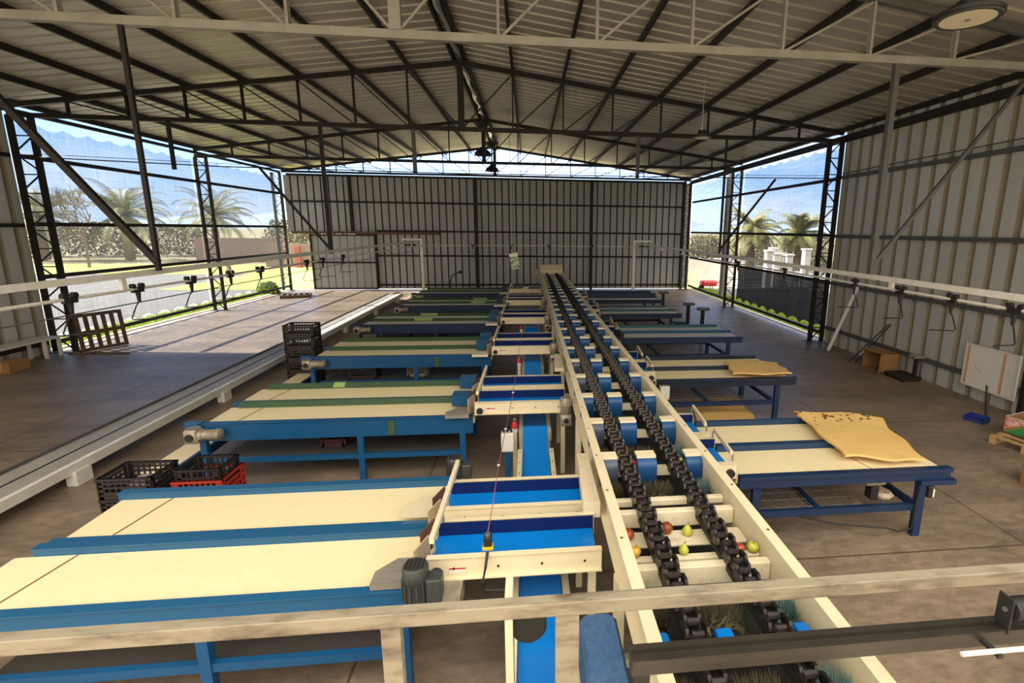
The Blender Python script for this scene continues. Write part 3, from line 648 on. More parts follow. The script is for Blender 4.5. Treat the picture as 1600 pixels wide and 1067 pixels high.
ys = [3.22, 6.6, 10.05, 13.45, 16.8, 20.0]
ox = [-3.97, -4.38, -4.4, -4.55, -4.35, -4.5]
whichL = ['nearest', 'second', 'third', 'fourth', 'fifth', 'farthest']
NAMESL = ['blue two lane sorting table with wide cream belts nearest the viewer, left of the conveyor',
          'blue and green two lane sorting table behind the near crates, second on the left',
          'two lane sorting table beside the tall black crate stack, third on the left',
          'green edged sorting table behind the tall crate stack, fourth on the left',
          'green edged sorting table with dark blue panels, fifth on the left',
          'farthest left sorting table with dark blue sides before the back wall']
BZ = 0.88
for i, (y0, xo) in enumerate(zip(ys, ox)):
    t = thing('sorting_table', NAMESL[i], 'table', ((xo - 0.8) / 2, y0 + 0.8, 0))
    xi = -0.80
    bl = BLUE if i < 3 else NAVYF
    hgt = 0.16 if i == 0 else 0.25
    lanes_y = [(y0, y0 + 0.76), (y0 + 0.82, y0 + 1.6)]
    for li, (a, b) in enumerate(lanes_y):
        xo2 = xo - (0.16 if (i == 0 and li == 0) else 0.0)
        fh = hgt if li == 0 else 0.14
        f = MB(); f.box(xo2, xi, a, a + 0.05, BZ + 0.035 - fh, BZ + 0.035); f.box(xo2, xi, a - 0.02, a + 0.06, BZ + 0.03, BZ + 0.042)
        obj('side_rail', f, BLUES if i == 0 else bl, t)
        k = MB(); k.box(xo + 0.12, xi, b - 0.06, b, BZ - 0.1, BZ + 0.06)
        if i == 0:
            k = MB(); k.box(xo, xi, b - 0.06, b, BZ - 0.1, BZ + 0.07); k.box(xo, xi, b - 0.075, b + 0.015, BZ + 0.06, BZ + 0.072)
            obj('side_rail', k, BLUES, t)
        else:
            g_ = obj('guide_strip', MB().prism([(b - 0.10, BZ + 0.015), (b - 0.03, BZ + 0.075), (b, BZ + 0.075), (b, BZ - 0.05), (b - 0.10, BZ - 0.05)], xo + 0.14, xi, 'yz'), GREEN, t)
            if i in (1, 3, 4): 
                xx = xo + (1.15 if i == 1 else 1.3 if i == 3 else 2.3); 
                if not (i == 1 and li == 0): obj('lime_patch', MB().prism([(b - 0.102, BZ + 0.018), (b - 0.032, BZ + 0.080), (b + .004, BZ + 0.080), (b + .004, BZ - 0.05)], xx, xx + (0.18 if i == 1 else 0.5), 'yz'), LIME, g_)
        # belt wrapped over its end roller
        r = 0.045; pf = [(xi + 0.02, BZ), (xo2 + r, BZ)] + [(xo2 + r - r * math.sin(math.radians(q)), BZ - r + r * math.cos(math.radians(q))) for q in range(20, 181, 20)] + [(xi + 0.02, BZ - 2 * r)]
        obj('belt', MB().prism(pf, a + 0.055, b - 0.065, 'xz'), BELT if i < 3 else BELTG, t, smooth=True)
        if i in (0, 1): obj('belt_seam', MB().prism([(xo2 + .38 + .0, a + .06), (xo2 + .395, a + .06), (xo2 + .50, b - .07), (xo2 + .485, b - .07)], BZ, BZ + 0.002), BROWNF, t)
        if i > 0:
            xh = -1.14
            hd = MB(); hd.box(xh, xh + 0.26, a + 0.02, b - 0.3, BZ + 0.03, BZ + 0.26)
            hd.prism([(a + 0.02, BZ + 0.26), (a + 0.02, BZ + 0.05), (b - 0.16, BZ + 0.03), (b - 0.02, BZ + 0.05), (b - 0.02, BZ + 0.2), (b - 0.3, BZ + 0.26)], xh, xh + 0.26, 'yz')
            obj('guide_hood', MB().prism([(a + 0.40, BZ + 0.20), (a + 0.40, BZ + 0.045), (b - 0.11, BZ + 0.045), (b - 0.11, BZ + 0.08), (b - 0.02, BZ + 0.08), (b - 0.02, BZ + 0.14), (b - 0.12, BZ + 0.20)], xh, xh + 0.26, 'yz'), BLUE if i < 4 else NAVYF, t)
    # under frame
    for xx in (xo + 0.1 if i == 0 else xo + 0.02, -2.34 if i < 3 else xo + 2.0, -0.95):
        for yy in (y0 + 0.04, y0 + 1.5):
            obj('leg', MB().box(xx - 0.04, xx + 0.04, yy - 0.035, yy + 0.035, 0, BZ + 0.035 - hgt), bl, t)
    for yy in (y0 + 0.04, y0 + 1.5):
        obj('lower_rail', MB().box(xo + 0.14, -1.0, yy - 0.025, yy + 0.025, 0.33, 0.40), bl, t)
    obj('lower_shelf', MB().box(xo + 0.16, -1.02, y0 + 0.07, y0 + 1.46, 0.34, 0.352), mat('dark_mesh_shelf', (0.05, 0.045, 0.04), 0.7), t)
    if i > 0:
        gear_h(t, xo + 0.06, y0 - 0.09, BZ - 0.08, 1, MOTC)
        obj('end_bracket', MB().box(xo - 0.16, xo + 0.05, y0 - 0.02, y0 + 0.06, BZ - 0.2, BZ + 0.06), bl, t)
    if i in (1, 2): obj('rail_clip', MB().box(-1.95, -1.86, y0 - 0.012, y0, BZ - 0.2, BZ + 0.0), GREEN, t)
# cover over gap panel for far dark tables
for i in (4, 5):
    pass

# transfer units between the sorting tables and the conveyor
def transfer(side, idx, ya, depth, x_in, x_out, zt, label):
    t = thing('transfer_conveyor', label, 'conveyor', ((x_in + x_out) / 2, ya + depth / 2, 0))
    lo, hi = min(x_in, x_out), max(x_in, x_out); sg = -1 if x_out < x_in else 1
    h = 0.17; gap = 0.16 if side == 'L' else 0.14; lane = (depth - gap) / 2
    for li in range(2):
        a = ya + li * (lane + gap); b = a + lane
        for (c, d_) in ((a, a + 0.035), (b - 0.035, b)):
            bm_ = MB(); bm_.box(lo, hi, c, d_, zt - h, zt); bm_.box(lo, hi, c - 0.012 if c == a else c, d_ if c == a else d_ + 0.012, zt - 0.003, zt + 0.004)
            if c == a: bm_.box(lo, hi, c - 0.03, c, zt - h, zt - h + 0.01)
            be = obj('side_beam', bm_, CREAM, t)
            if idx < 3 and c == a:
                for k in range(4):
                    xx = lo + (hi - lo) * (0.15 + 0.25 * k)
                    obj('bolt', MB().cyl((xx, c, zt - 0.09), (xx, c - 0.008, zt - 0.09), 0.009, 6), BLACKR, be)
            if side == 'L' and idx < 5 and li == 0 and c == a:
                obj('pulley', MB().cyl((lo + 0.07, c, zt - 0.12), (lo + 0.07, c - 0.03, zt - 0.12), 0.045, 14), BLACKR, be)
                st_ = obj('warning_sticker', MB().box(lo + 0.16, lo + 0.28, c - 0.003, c, zt - 0.13, zt - 0.085), WHITEP, be)
                obj('red_band', MB().box(lo + 0.16, lo + 0.28, c - 0.004, c - 0.003, zt - 0.098, zt - 0.085), RED, be)
        obj('skirt', MB().box(lo + 0.01, hi - 0.01, b - 0.05, b - 0.036, zt - 0.16, zt - 0.004), NAVY, t)
        obj('belt', MB().box(lo + 0.0, hi - 0.02, a + 0.04, b - 0.052, zt - 0.16, zt - 0.112), BRIGHT, t)
    if side == 'L':
        gb = MB(); gb.bar((lo + 0.04, ya + 0.02, zt + 0.13), (lo + 0.06, ya + depth + 0.12, zt + 0.13), 0.035, 0.05)
        g = obj('guide_bar', gb, CREAM, t)
        for yy in (ya + 0.06, ya + lane - 0.04, ya + lane + gap + 0.04, ya + depth - 0.02):
            obj('guide_stud', MB().cyl((lo + 0.05, yy, zt - 0.0), (lo + 0.05, yy, zt + 0.11), 0.01, 6), ZINC, g)
        for k, yy in enumerate((ya + 0.05, ya + lane * .55, ya + lane + 0.08, ya + lane * 1.6)):
            obj('flap_curtain', MB().prism([(lo - 0.10, yy), (lo - 0.085, yy + 0.02), (lo - 0.02, yy + lane * .4), (lo - 0.035, yy + lane * .4)], zt - 0.2, zt + 0.03), TANF if k % 2 == 0 else BROWNF, t)
        # end deflector plates over the table belts
        for (a0, m_) in ((ya - 0.02, PLATE), (ya + depth - 0.42 if idx != 0 else ya + depth - 0.25, CREAM)):
            dp = MB(); dp.prism([(lo - 0.40, a0), (lo - 0.08, a0), (lo - 0.08, a0 + 0.27), (lo - 0.27, a0 + 0.27), (lo - 0.40, a0 + 0.13)], zt - 0.17, zt - 0.16)
            dp.prism([(lo - 0.40, a0 - .008), (lo - 0.08, a0 - .008), (lo - 0.08, a0), (lo - 0.40, a0)], zt - 0.21, zt - 0.16)
            obj('deflector_plate', dp, PLATE if idx < 2 and m_ is PLATE else CREAM, t)
    else:
        for li in range(2):
            a = ya + li * (lane + gap); b = a + lane
            obj('guide_bar', MB().bar((hi - 0.05, a + .04, zt + 0.1), (hi + 0.0, b, zt + 0.1), 0.03, 0.05), CREAM, t)
            for yy in (a + 0.05, b - 0.02): obj('guide_stud', MB().cyl((hi - 0.03, yy, zt), (hi - 0.03, yy, zt + 0.09), 0.01, 6), ZINC, t)
        obj('pulley', MB().cyl((hi - 0.07, ya, zt - 0.12), (hi - 0.07, ya - 0.03, zt - 0.12), 0.05, 14), BLACKR, t)
    # frame legs
    for xx in ((hi - 0.06,) if side == 'L' else (lo + 0.06,)):
        for yy in (ya + 0.1, ya + depth - 0.1):
            obj('leg', MB().box(xx - 0.03, xx + 0.03, yy - 0.03, yy + 0.03, 0, zt - h), CREAM, t)
    return t
TL = []
for i, y0 in enumerate(ys):
    t = transfer('L', i, [3.25, 6.52, 9.83, 13.15, 16.45, 19.7][i], [1.13, 1.24, 1.3, 1.32, 1.3, 1.3][i], CL - 0.06, -0.76, 1.14,
                 ['cream transfer conveyor with bright blue belts nearest the viewer, left of the chains', 'cream transfer conveyor with a cream gearmotor, second on the left', 'cream transfer conveyor third from the viewer on the left', 'cream transfer conveyor fourth from the viewer on the left', 'cream transfer conveyor fifth from the viewer on the left', 'farthest cream transfer conveyor left of the chains'][i])
    TL.append(t)
motor_v(TL[0], -0.80, 3.09, 0.86, 1.22, 0.09, MOTG)
obj('motor_mount', MB().box(-0.72, -0.5, 3.05, 3.28, 0.82, 0.97), MOTC, TL[0])
motor_v(TL[0], -0.80, 4.96, 0.80, 1.10, 0.085, MOTG)
for i in (1, 2, 3, 4):
    yy = [0, 6.46, 9.77, 13.09, 16.39][i]
    b = MB().lathe((0.50, yy, 0.98), [(.06, 0), (.075, .02), (.075, .1), (.085, .11), (.085, .2), (.06, .23), (.001, .23)], 'z', 14)
    b.cham(0.42, 0.58, yy - 0.1, yy + 0.06, 0.82, 0.98, 0.015)
    obj('gearmotor', b, MOTC, TL[i], smooth=True)
    obj('shaft_boss', MB().cyl((0.5, yy - 0.1, 0.9), (0.5, yy - 0.115, 0.9), 0.035, 10), BLACKR, TL[i])
obj('cover_panel', MB().box(-0.22, 0.0, ys[5] - 0.1, ys[5] - 0.08, 0.9, 1.2), CREAM, TL[5])
# worn cream corner plates on the conveyor's flank
tag(obj('junction_plate', MB().prism([(0.44, 3.72), (0.585, 3.72), (0.585, 4.65), (0.48, 4.65)], 1.10, 1.24), CREAMW), 'worn cream cover plate along the conveyor flank by the nearest transfer', 'plate')
tag(obj('junction_plate', MB().prism([(0.42, 7.95), (0.585, 7.95), (0.585, 8.9), (0.46, 8.9)], 1.14, 1.2), CREAMW), 'worn cream cover plate along the conveyor flank by the second transfer', 'plate')

# lower blue belt running along under the left transfers
for k, (ya, yb) in enumerate(((2.6, 6.45), (6.62, 9.85), (10.0, 13.3), (13.45, 16.7))):
    t = thing('collecting_conveyor', ['blue belt conveyor rising under the nearest left transfer', 'blue belt conveyor ending in a drum under the third left transfer', 'low blue belt conveyor under the fourth left transfer', 'low blue belt conveyor under the fifth left transfer'][k], 'conveyor', (0.1, ya, 0))
    zb = 0.60
    pf = [(ya, zb), (yb - 0.42, zb), (yb - 0.12, zb + 0.22)] + [(yb - 0.06 + 0.08 * math.sin(math.radians(q)), zb + 0.15 + 0.08 * math.cos(math.radians(q))) for q in range(-20, 181, 25)] + [(yb - 0.3, zb - 0.06), (ya, zb - 0.06)]
    obj('belt', MB().prism(pf, -0.10, 0.24, 'yz'), BRIGHT, t, smooth=True)
    for xx in (-0.16, 0.25):
        sr_ = obj('side_rail', MB().box(xx, xx + 0.055, ya, yb - 0.4, zb - 0.1, zb + 0.05), CREAM, t)
        for q in range(6): obj('bolt', MB().cyl((xx + .027, yb - .5 - q * .28, zb + .05), (xx + .027, yb - .5 - q * .28, zb + .056), .008, 6), BLACKR, sr_)
        for yy in (ya + 0.2, yb - 0.5): obj('leg', MB().box(xx, xx + 0.05, yy - 0.03, yy + 0.03, 0, zb - 0.1), CREAM, t)

# ------------------------------------------------------------------ sorting tables, right
yr = [4.75, 8.28, 11.75, 15.3, 18.5]
rx = [4.86, 4.95, 5.45, 4.97, 5.2]
NAMESR = ['blue two lane sorting table nearest the viewer on the right, under a large foam mat',
          'black edged sorting table with a foam mat on its end, second on the right',
          'blue sorting table with bare pale belts, third on the right',
          'dark blue sorting table fourth on the right, before the weighing stands',
          'farthest right sorting table with a deep blue side, before the back wall']
RZ_ = 0.81
DKR = mat('black_blue_rail', (0.006, 0.012, 0.035), 0.45)
for i, (y0, xo) in enumerate(zip(yr, rx)):
    t = thing('sorting_table', NAMESR[i], 'table', ((xo + 2.3) / 2, y0 + 0.8, 0))
    xi = 2.30; bl = NAVYF if i != 1 else DKR
    lanes_y = [(y0, y0 + 0.74), (y0 + 0.8, y0 + 1.52)]
    for li, (a, b) in enumerate(lanes_y):
        f = MB(); f.box(xi, xo, a, a + 0.05, RZ_ - 0.12, RZ_ + 0.03); f.prism([(a - 0.03, RZ_ + 0.034), (a + 0.052, RZ_ + 0.034), (a + 0.052, RZ_ + 0.01), (a - 0.03, RZ_ - 0.01)], xi, xo, 'yz')
        obj('side_rail', f, bl, t)
        tp = MB(); tp.box(xi, xo - 0.1, b - 0.06, b, RZ_ - 0.1, RZ_ + (0.07 if i < 4 else 0.2))
        obj('guide_strip', tp, (mat('navy_top_strip', (0.008, 0.035, 0.10), 0.45) if i == 0 else DKR if i == 1 else mat('teal_guide', (0.02, 0.10, 0.14), 0.5) if (li == 1 or i == 3) else BLUE) if i < 4 else NAVYF, t)
        r = 0.04; pf = [(xi - 0.02, RZ_), (xo - r - .04, RZ_)] + [(xo - .04 - r + r * math.sin(math.radians(q)), RZ_ - r + r * math.cos(math.radians(q))) for q in range(20, 181, 20)] + [(xi - 0.02, RZ_ - 2 * r)]
        obj('belt', MB().prism(pf, a + 0.055, b - 0.065, 'xz'), BELT if i < 2 else BELTG, t, smooth=True)
        if i == 0 and li == 0: obj('belt_seam', MB().prism([(3.95, a + .06), (3.96, a + .06), (3.82, b - .07), (3.81, b - .07)], RZ_, RZ_ + 0.002), BROWNF, t)
    for xx in (xo - 0.36, 2.5):
        for yy in (y0 + 0.0, y0 + 1.46):
            obj('leg', MB().box(xx - 0.045, xx + 0.045, yy - 0.035, yy + 0.035, 0, RZ_ - 0.12), NAVYF, t)
    for yy in (y0 + 0.02, y0 + 1.44):
        obj('lower_rail', MB().box(2.55, xo - 0.4, yy - 0.025, yy + 0.025, 0.32, 0.40), NAVYF, t)
    for xx in (xo - 0.36, 3.3): obj('cross_rail', MB().box(xx - 0.03, xx + 0.03, y0 + 0.06, y0 + 1.40, 0.32, 0.39), NAVYF, t)
    if i < 3:
        sh = MB()
        for k in range(36): sh.bar((2.56 + k * (xo - 0.98 - 2.56) / 35, y0 + 0.06, 0.38), (2.56 + k * (xo - 0.98 - 2.56) / 35, y0 + 1.4, 0.38), 0.006, 0.006)
        for k in range(9): sh.bar((2.56, y0 + 0.1 + k * 0.16, 0.375), (xo - 0.98, y0 + 0.1 + k * 0.16, 0.375), 0.006, 0.006)
        obj('wire_shelf', sh, MOTC, t)
    if i == 0:
        obj('end_bracket', MB().box(xo - 0.4, xo + 0.04, y0 - 0.05, y0 + 0.06, RZ_ - 0.16, RZ_ - 0.1), NAVYF, t)
        sw = obj('switch_box', MB().cham(4.56, 4.62, y0 - 0.06, y0 + 0.02, 0.5, 0.64, 0.008), BLACKR, t)
        obj('switch_face', MB().cham(4.62, 4.65, y0 - 0.05, y0 + 0.01, 0.5, 0.6, 0.006), WHITEP, sw)
        obj('cable', MB().path([(4.45, y0 - .05, .62), (4.42, y0 - .06, .4), (4.42, y0 - .05, .12), (4.3, y0, .05), (4.1, y0 - .05, .14), (3.6, y0 + .1, .12), (3.1, y0 + .2, .2), (2.6, y0 + .3, .15)], 0.01, 6), BLACKR, t)
    tr_ = transfer('R', i, y0 + 0.02, 1.48, CR_ + 0.03, 2.26, 1.0,
             ['short cream transfer with blue belts nearest the viewer, right of the conveyor', 'short cream transfer second from the viewer, right of the conveyor', 'short cream transfer third from the viewer, right of the conveyor', 'short cream transfer fourth from the viewer, right of the conveyor', 'farthest short cream transfer right of the conveyor'][i])
    if i == 2: motor_v(tr_, 2.16, y0 - 0.12, 0.8, 1.08, 0.085, BLACKR)

# things round the tables
def mat_sheet(name, label, outline, z, thick, lift, m_=FOAM):
    """foam sheet: bilinear patch of a curved outline with bumps; outline gives four corners"""
    c = [Vector(p) for p in outline]; n = 18; mb = MB(); vs = []
    def pt(u, v):
        bow = 0.06 * math.sin(PI * u) * (1 if v > 0.5 else -0.6) * (abs(v - .5) * 2)
        p = c[0] * (1 - u) * (1 - v) + c[1] * u * (1 - v) + c[2] * u * v + c[3] * (1 - u) * v
        wob = 0.035 * math.sin(u * 9 + v * 2) + 0.025 * math.sin(v * 11 + u * 3)
        p = p + Vector((wob * (abs(u - .5) * 2) ** 3, bow + wob * (abs(v - .5) * 2) ** 3, 0))
        return Vector((p.x, p.y, z + lift(u, v)))
    for k in (thick, 0):
        for i in range(n + 1):
            for j in range(n + 1):
                p = pt(i / n, j / n); vs.append((p.x, p.y, p.z + k))
    N_ = (n + 1) ** 2; fs = []
    for i in range(n):
        for j in range(n):
            a = i * (n + 1) + j; fs.append((a, a + n + 1, a + n + 2, a + 1)); fs.append((N_ + a, N_ + a + 1, N_ + a + n + 2, N_ + a + n + 1))
    ring = [(0, j) for j in range(n)] + [(i, n) for i in range(n)] + [(n, j) for j in range(n, 0, -1)] + [(i, 0) for i in range(n, 0, -1)]
    for q in range(len(ring)):
        a = ring[q][0] * (n + 1) + ring[q][1]; b = ring[(q + 1) % len(ring)][0] * (n + 1) + ring[(q + 1) % len(ring)][1]
        fs.append((a, b, N_ + b, N_ + a))
    mb.add(vs, fs)
    cx_ = sum(p.x for p in c) / 4; cy2 = sum(p.y for p in c) / 4
    return tag(obj(name, mb, m_, smooth=True, org=(cx_, cy2, z)), label, 'mat')
mat_sheet('foam_mat', 'large stained yellow foam mat lying across the nearest right sorting table', [(3.70, 5.0, 0), (4.60, 4.84, 0), (5.0, 6.08, 0), (3.80, 6.33, 0)], 0.885, 0.03, lambda u, v: 0.012 * math.sin(u * 4 + 1) + 0.03 * (v > .8) * (v - .8) * 5 - 0.05 * max(0, u - .75) * v)
mat_sheet('foam_mat', 'smaller yellow foam mat draped over the end of the second right sorting table', [(3.75, 8.36, 0), (4.86, 8.29, 0), (5.0, 9.1, 0), (3.88, 9.15, 0)], 0.885, 0.028, lambda u, v: 0.02 * math.sin(u * 5) * v + 0.012)
mat_sheet('foam_mat', 'yellow foam mat lying on the floor under the second right sorting table', [(2.95, 7.95, 0), (4.12, 7.85, 0), (4.35, 9.15, 0), (3.35, 9.25, 0)], 0.045, 0.03, lambda u, v: 0.02 + 0.02 * math.sin(u * 4))
mat_sheet('cardboard_sheet', 'greyish cardboard sheet beneath the foam mat on the floor at right', [(2.6, 7.9, 0), (4.2, 8.4, 0), (4.45, 9.5, 0), (2.9, 9.6, 0)], 0.004, 0.012, lambda u, v: 0.0, CARDP)
# pump on the wire shelf
t = thing('hand_pump', 'small black and pale pump on the lower shelf of the nearest right table', 'pump', (4.05, 4.95, 0.39))
obj('body', MB().cham(4.0, 4.1, 4.88, 5.0, 0.392, 0.56, .01), BLACKR, t)
obj('head', MB().cham(3.94, 4.10, 4.9, 5.02, 0.56, 0.64, .015), MOTC, t)
obj('nozzle', MB().cyl((4.08, 4.95, 0.55), (4.18, 4.9, 0.60), .022, 10), MOTC, t)
tag(obj('cloth_rag', MB().lathe((4.22, 4.99, 0.392), [(0.001, 0), (.12, .0), (.13, .03), (.09, .06), (.03, .05), (.001, .06)], 'z', 9), CARDP), 'crumpled pale rag beside the pump on the lower shelf', 'rag')
t = thing('hand_truck', 'dark hand truck lying low by the outer end of the fourth left table', 'hand truck', (-5.2, 12.6, 0))
obj('frame', MB().box(-5.35, -4.75, 12.3, 12.75, .16, .20), BLACKR, t)
for x in (-5.25, -4.85): obj('wheel', MB().cyl((x, 12.28, .1), (x, 12.36, .1), .1, 14), BLACKR, t); obj('wheel', MB().cyl((x, 12.69, .1), (x, 12.77, .1), .1, 14), BLACKR, t)
obj('handle', MB().path([(-5.3, 12.4, .2), (-5.6, 12.4, .42), (-5.8, 12.45, .46), (-5.8, 12.65, .46), (-5.6, 12.65, .42), (-5.3, 12.65, .2)], .015, 6), MIDST, t)
t = thing('lamp_stand', 'small black angled arm on a thin stand behind the farthest left table', 'stand', (-3.6, 23.2, 0))
obj('pole', MB().cyl((-3.6, 23.2, 0), (-3.6, 23.2, 1.15), .03, 8), BLACKR, t)
obj('arm', MB().path([(-3.6, 23.2, 1.1), (-3.55, 23.2, 1.32), (-3.2, 23.2, 1.5)], .03, 6), BLACKR, t)
obj('head', MB().cham(-3.22, -3.05, 23.12, 23.28, 1.44, 1.56, .02), BLACKR, t)
obj('base', MB().cyl((-3.6, 23.2, 0), (-3.6, 23.2, .03), .2, 16), BLACKR, t)
# control boxes
def control(x, y, z0, z1, label, post_m):
    t = thing('control_box', label, 'control box', (x, y, 0))
    obj('enclosure', MB().cham(x - .085, x + .085, y - .06, y + .06, z0, z1, .012), WHITEP, t)
    obj('post', MB().box(x - .04, x + .04, y - .03, y + .03, 0, z0), post_m, t)
    for k in (-1, 0, 1): obj('cable_gland', MB().cyl((x + k * .05, y, z1), (x + k * .05, y, z1 + .03), .014, 8), BLACKR, t)
control(-0.30, 6.2, 0.57, 0.83, 'white control box on a blue post beside the inclined blue belt', BLUE)
control(2.36, 8.02, 0.58, 0.82, 'white control box on a dark post by the second right table', NAVYF)
def stop_light(x, y, z, label):
    t = thing('stop_light', label, 'light', (x, y, 0))
    obj('stem', MB().box(x - .03, x + .03, y - .02, y + .02, 0, z - .06), CREAM, t)
    obj('housing', MB().cham(x - .04, x + .04, y - .03, y + .04, z - .06, z + .03, .012), WHITEP, t)
    obj('red_dome', MB().lathe((x, y - .03, z + .03), [(.04, 0), (.04, .05), (.028, .085), (.001, .095)], 'z', 12), RED, t, smooth=True)
    obj('metal_cap', MB().lathe((x, y - .03, z + .125), [(.02, 0), (.026, .03), (.001, .05)], 'z', 10), ZINC, t, smooth=True)
stop_light(-0.21, 6.42, 0.78, 'red stop light beside the drum of the nearest blue belt')
stop_light(-0.21, 9.8, 0.78, 'red stop light beside the belt drum under the third transfer')
stop_light(-0.21, 13.25, 0.78, 'red stop light under the fourth left transfer')
# pendant switch on its wire
t = thing('pendant_switch', 'yellow and black pull switch hanging on a wire above the nearest transfer', 'switch', (-0.32, 3.3, 1.18))
obj('body', MB().cham(-0.35, -0.29, 3.27, 3.33, 1.19, 1.27, .008), BLACKR, t)
obj('yellow_base', MB().cham(-0.36, -0.28, 3.265, 3.335, 1.165, 1.192, .006), YEL, t)
obj('metal_cap', MB().cyl((-0.32, 3.3, 1.27), (-0.32, 3.3, 1.29), .02, 10), ZINC, t)
wpts = [(-0.32, 3.3, 1.29), (-0.29, 3.5, 1.42), (-0.27, 3.9, 1.52), (-0.24, 4.6, 1.55), (-0.2, 5.7, 1.55), (-0.17, 6.9, 1.58), (-0.15, 9.0, 1.52), (-0.15, 10.5, 1.25)]
obj('pull_wire', MB().path(wpts, 0.0035, 5), mat('mauve_wire', (0.25, 0.08, 0.10), 0.5), t)
for q in (2, 3, 4): obj('wire_ring', MB().lathe(wpts[q], [(.008, -.004), (.014, 0), (.008, .004)], 'y', 10), ZINC, t)
obj('cable', MB().path([(-0.32, 3.25, 1.17), (-0.33, 3.17, 1.1), (-0.35, 3.15, 1.0), (-0.34, 3.16, 0.93), (-0.26, 3.17, 0.91), (-0.2, 3.17, 0.91)], 0.011, 6), BLACKR, t)

# crates
def crate(name, loc, sx, sy, sz, m_, label, group=None):
    x, y, z = loc
    t = thing(name, label, 'crate', loc, group)
    b = MB(); w = .018
    X0, X1, Y0_, Y1 = x - sx / 2, x + sx / 2, y - sy / 2, y + sy / 2
    b.box(X0 + .02, X1 - .02, Y0_ + .02, Y1 - .02, z + .0, z + .015)
    for (px, py) in ((X0, Y0_), (X1 - .05, Y0_), (X0, Y1 - .05), (X1 - .05, Y1 - .05)): b.box(px, px + .05, py, py + .05, z, z + sz)
    def wall(a0, a1, fixed, ax):
        for zz in (0, .25, .5, .72, .92):
            hh = .035 if zz in (0,) else .02 if zz < .9 else .08 * 1
            z0 = z + zz * sz; z1 = min(z + sz, z0 + hh)
            if zz > .9:
                # rim drops in the middle to leave a hand hold
                mid = (a0 + a1) / 2
                segs = [(a0, a1, z + sz - .03, z + sz)]
            else: segs = [(a0, a1, z0, z1)]
            for s0, s1, q0, q1 in segs:
                if ax == 'x': b.box(s0, s1, fixed, fixed + w, q0, q1)
                else: b.box(fixed, fixed + w, s0, s1, q0, q1)
        n = max(4, int((a1 - a0) / .055))
        for k in range(n + 1):
            s0 = a0 + (a1 - a0) * k / n - .007
            top = sz - .03
            mid = (a0 + a1) / 2
            if abs(s0 - mid) < .1 and ax == 'y': top = sz * .72
            if ax == 'x': b.box(s0, s0 + .014, fixed + .003, fixed + w - .003, z + .02, z + top)
            else: b.box(fixed + .003, fixed + w - .003, s0, s0 + .014, z + .02, z + top)
        if True:
            if ax == 'x': b.box(a0, a1, fixed + .006, fixed + w - .006, z + .02, z + sz * .3)
            else: b.box(fixed + .006, fixed + w - .006, a0, a1, z + .02, z + sz * .3)
    wall(X0, X1, Y0_, 'x'); wall(X0, X1, Y1 - w, 'x'); wall(Y0_, Y1, X0, 'y'); wall(Y0_, Y1, X1 - w, 'y')
    obj('basket', b, m_, t)
    rm = MB()
    for (q0, q1, q2, q3) in ((X0 - .008, X1 + .008, Y0_ - .008, Y0_ + .022), (X0 - .008, X1 + .008, Y1 - .022, Y1 + .008), (X0 - .008, X0 + .022, Y0_, Y1), (X1 - .022, X1 + .008, Y0_, Y1)): rm.box(q0, q1, q2, q3, z + sz - .022, z + sz)
    obj('rim', rm, m_, t)
    return t
nm = ['bottom', 'second from bottom', 'middle', 'fourth from bottom', 'topmost']
for k in range(5):
    crate('plastic_crate', (-5.05, 11.3, 0.275 * k), .62, .42, .272, BLCRATE, f'black slotted crate, {nm[k]} of the tall stack by the third left table', 'tall stack of black crates')
# near crate piles
for k in range(3):
    crate('plastic_crate', (-4.18, 5.3, 0.23 + 0.235 * k), .52, .40, .232, BLCRATE, ['black crate low in the pile beside the nearest left table', 'black crate in the middle of the pile beside the nearest left table', 'open black crate on top of the pile at the left end of the nearest table'][k], 'near pile of crates')
crate('plastic_crate', (-4.26, 5.32, 0.0), .60, .44, .228, GNCRATE, 'dark green crate on the floor under the near pile of black crates', 'near pile of crates')
for k in range(2):
    crate('plastic_crate', (-3.56, 5.42, 0.235 * k), .48, .40, .232, BLCRATE, ['black crate on the floor under the red crate', 'black crate directly below the red crate'][k])
crate('plastic_crate', (-3.56, 5.42, 0.47), .50, .42, .34, RDCRATE, 'red crate with a black crate nested inside it, behind the nearest table')
crate('plastic_crate', (-3.56, 5.42, 0.52), .44, .36, .41, BLCRATE, 'open black crate nested inside the red crate')
tag(obj('bag', MB().lathe((-4.16, 5.32, 0.716), [(0.001, 0), (.11, .0), (.14, .05), (.1, .1), (.04, .13), (.001, .13)], 'z', 10), mat('pinkish_plastic', (0.35, 0.26, 0.28), 0.4), smooth=True), 'crumpled pinkish plastic bag inside the open near black crate', 'bag')
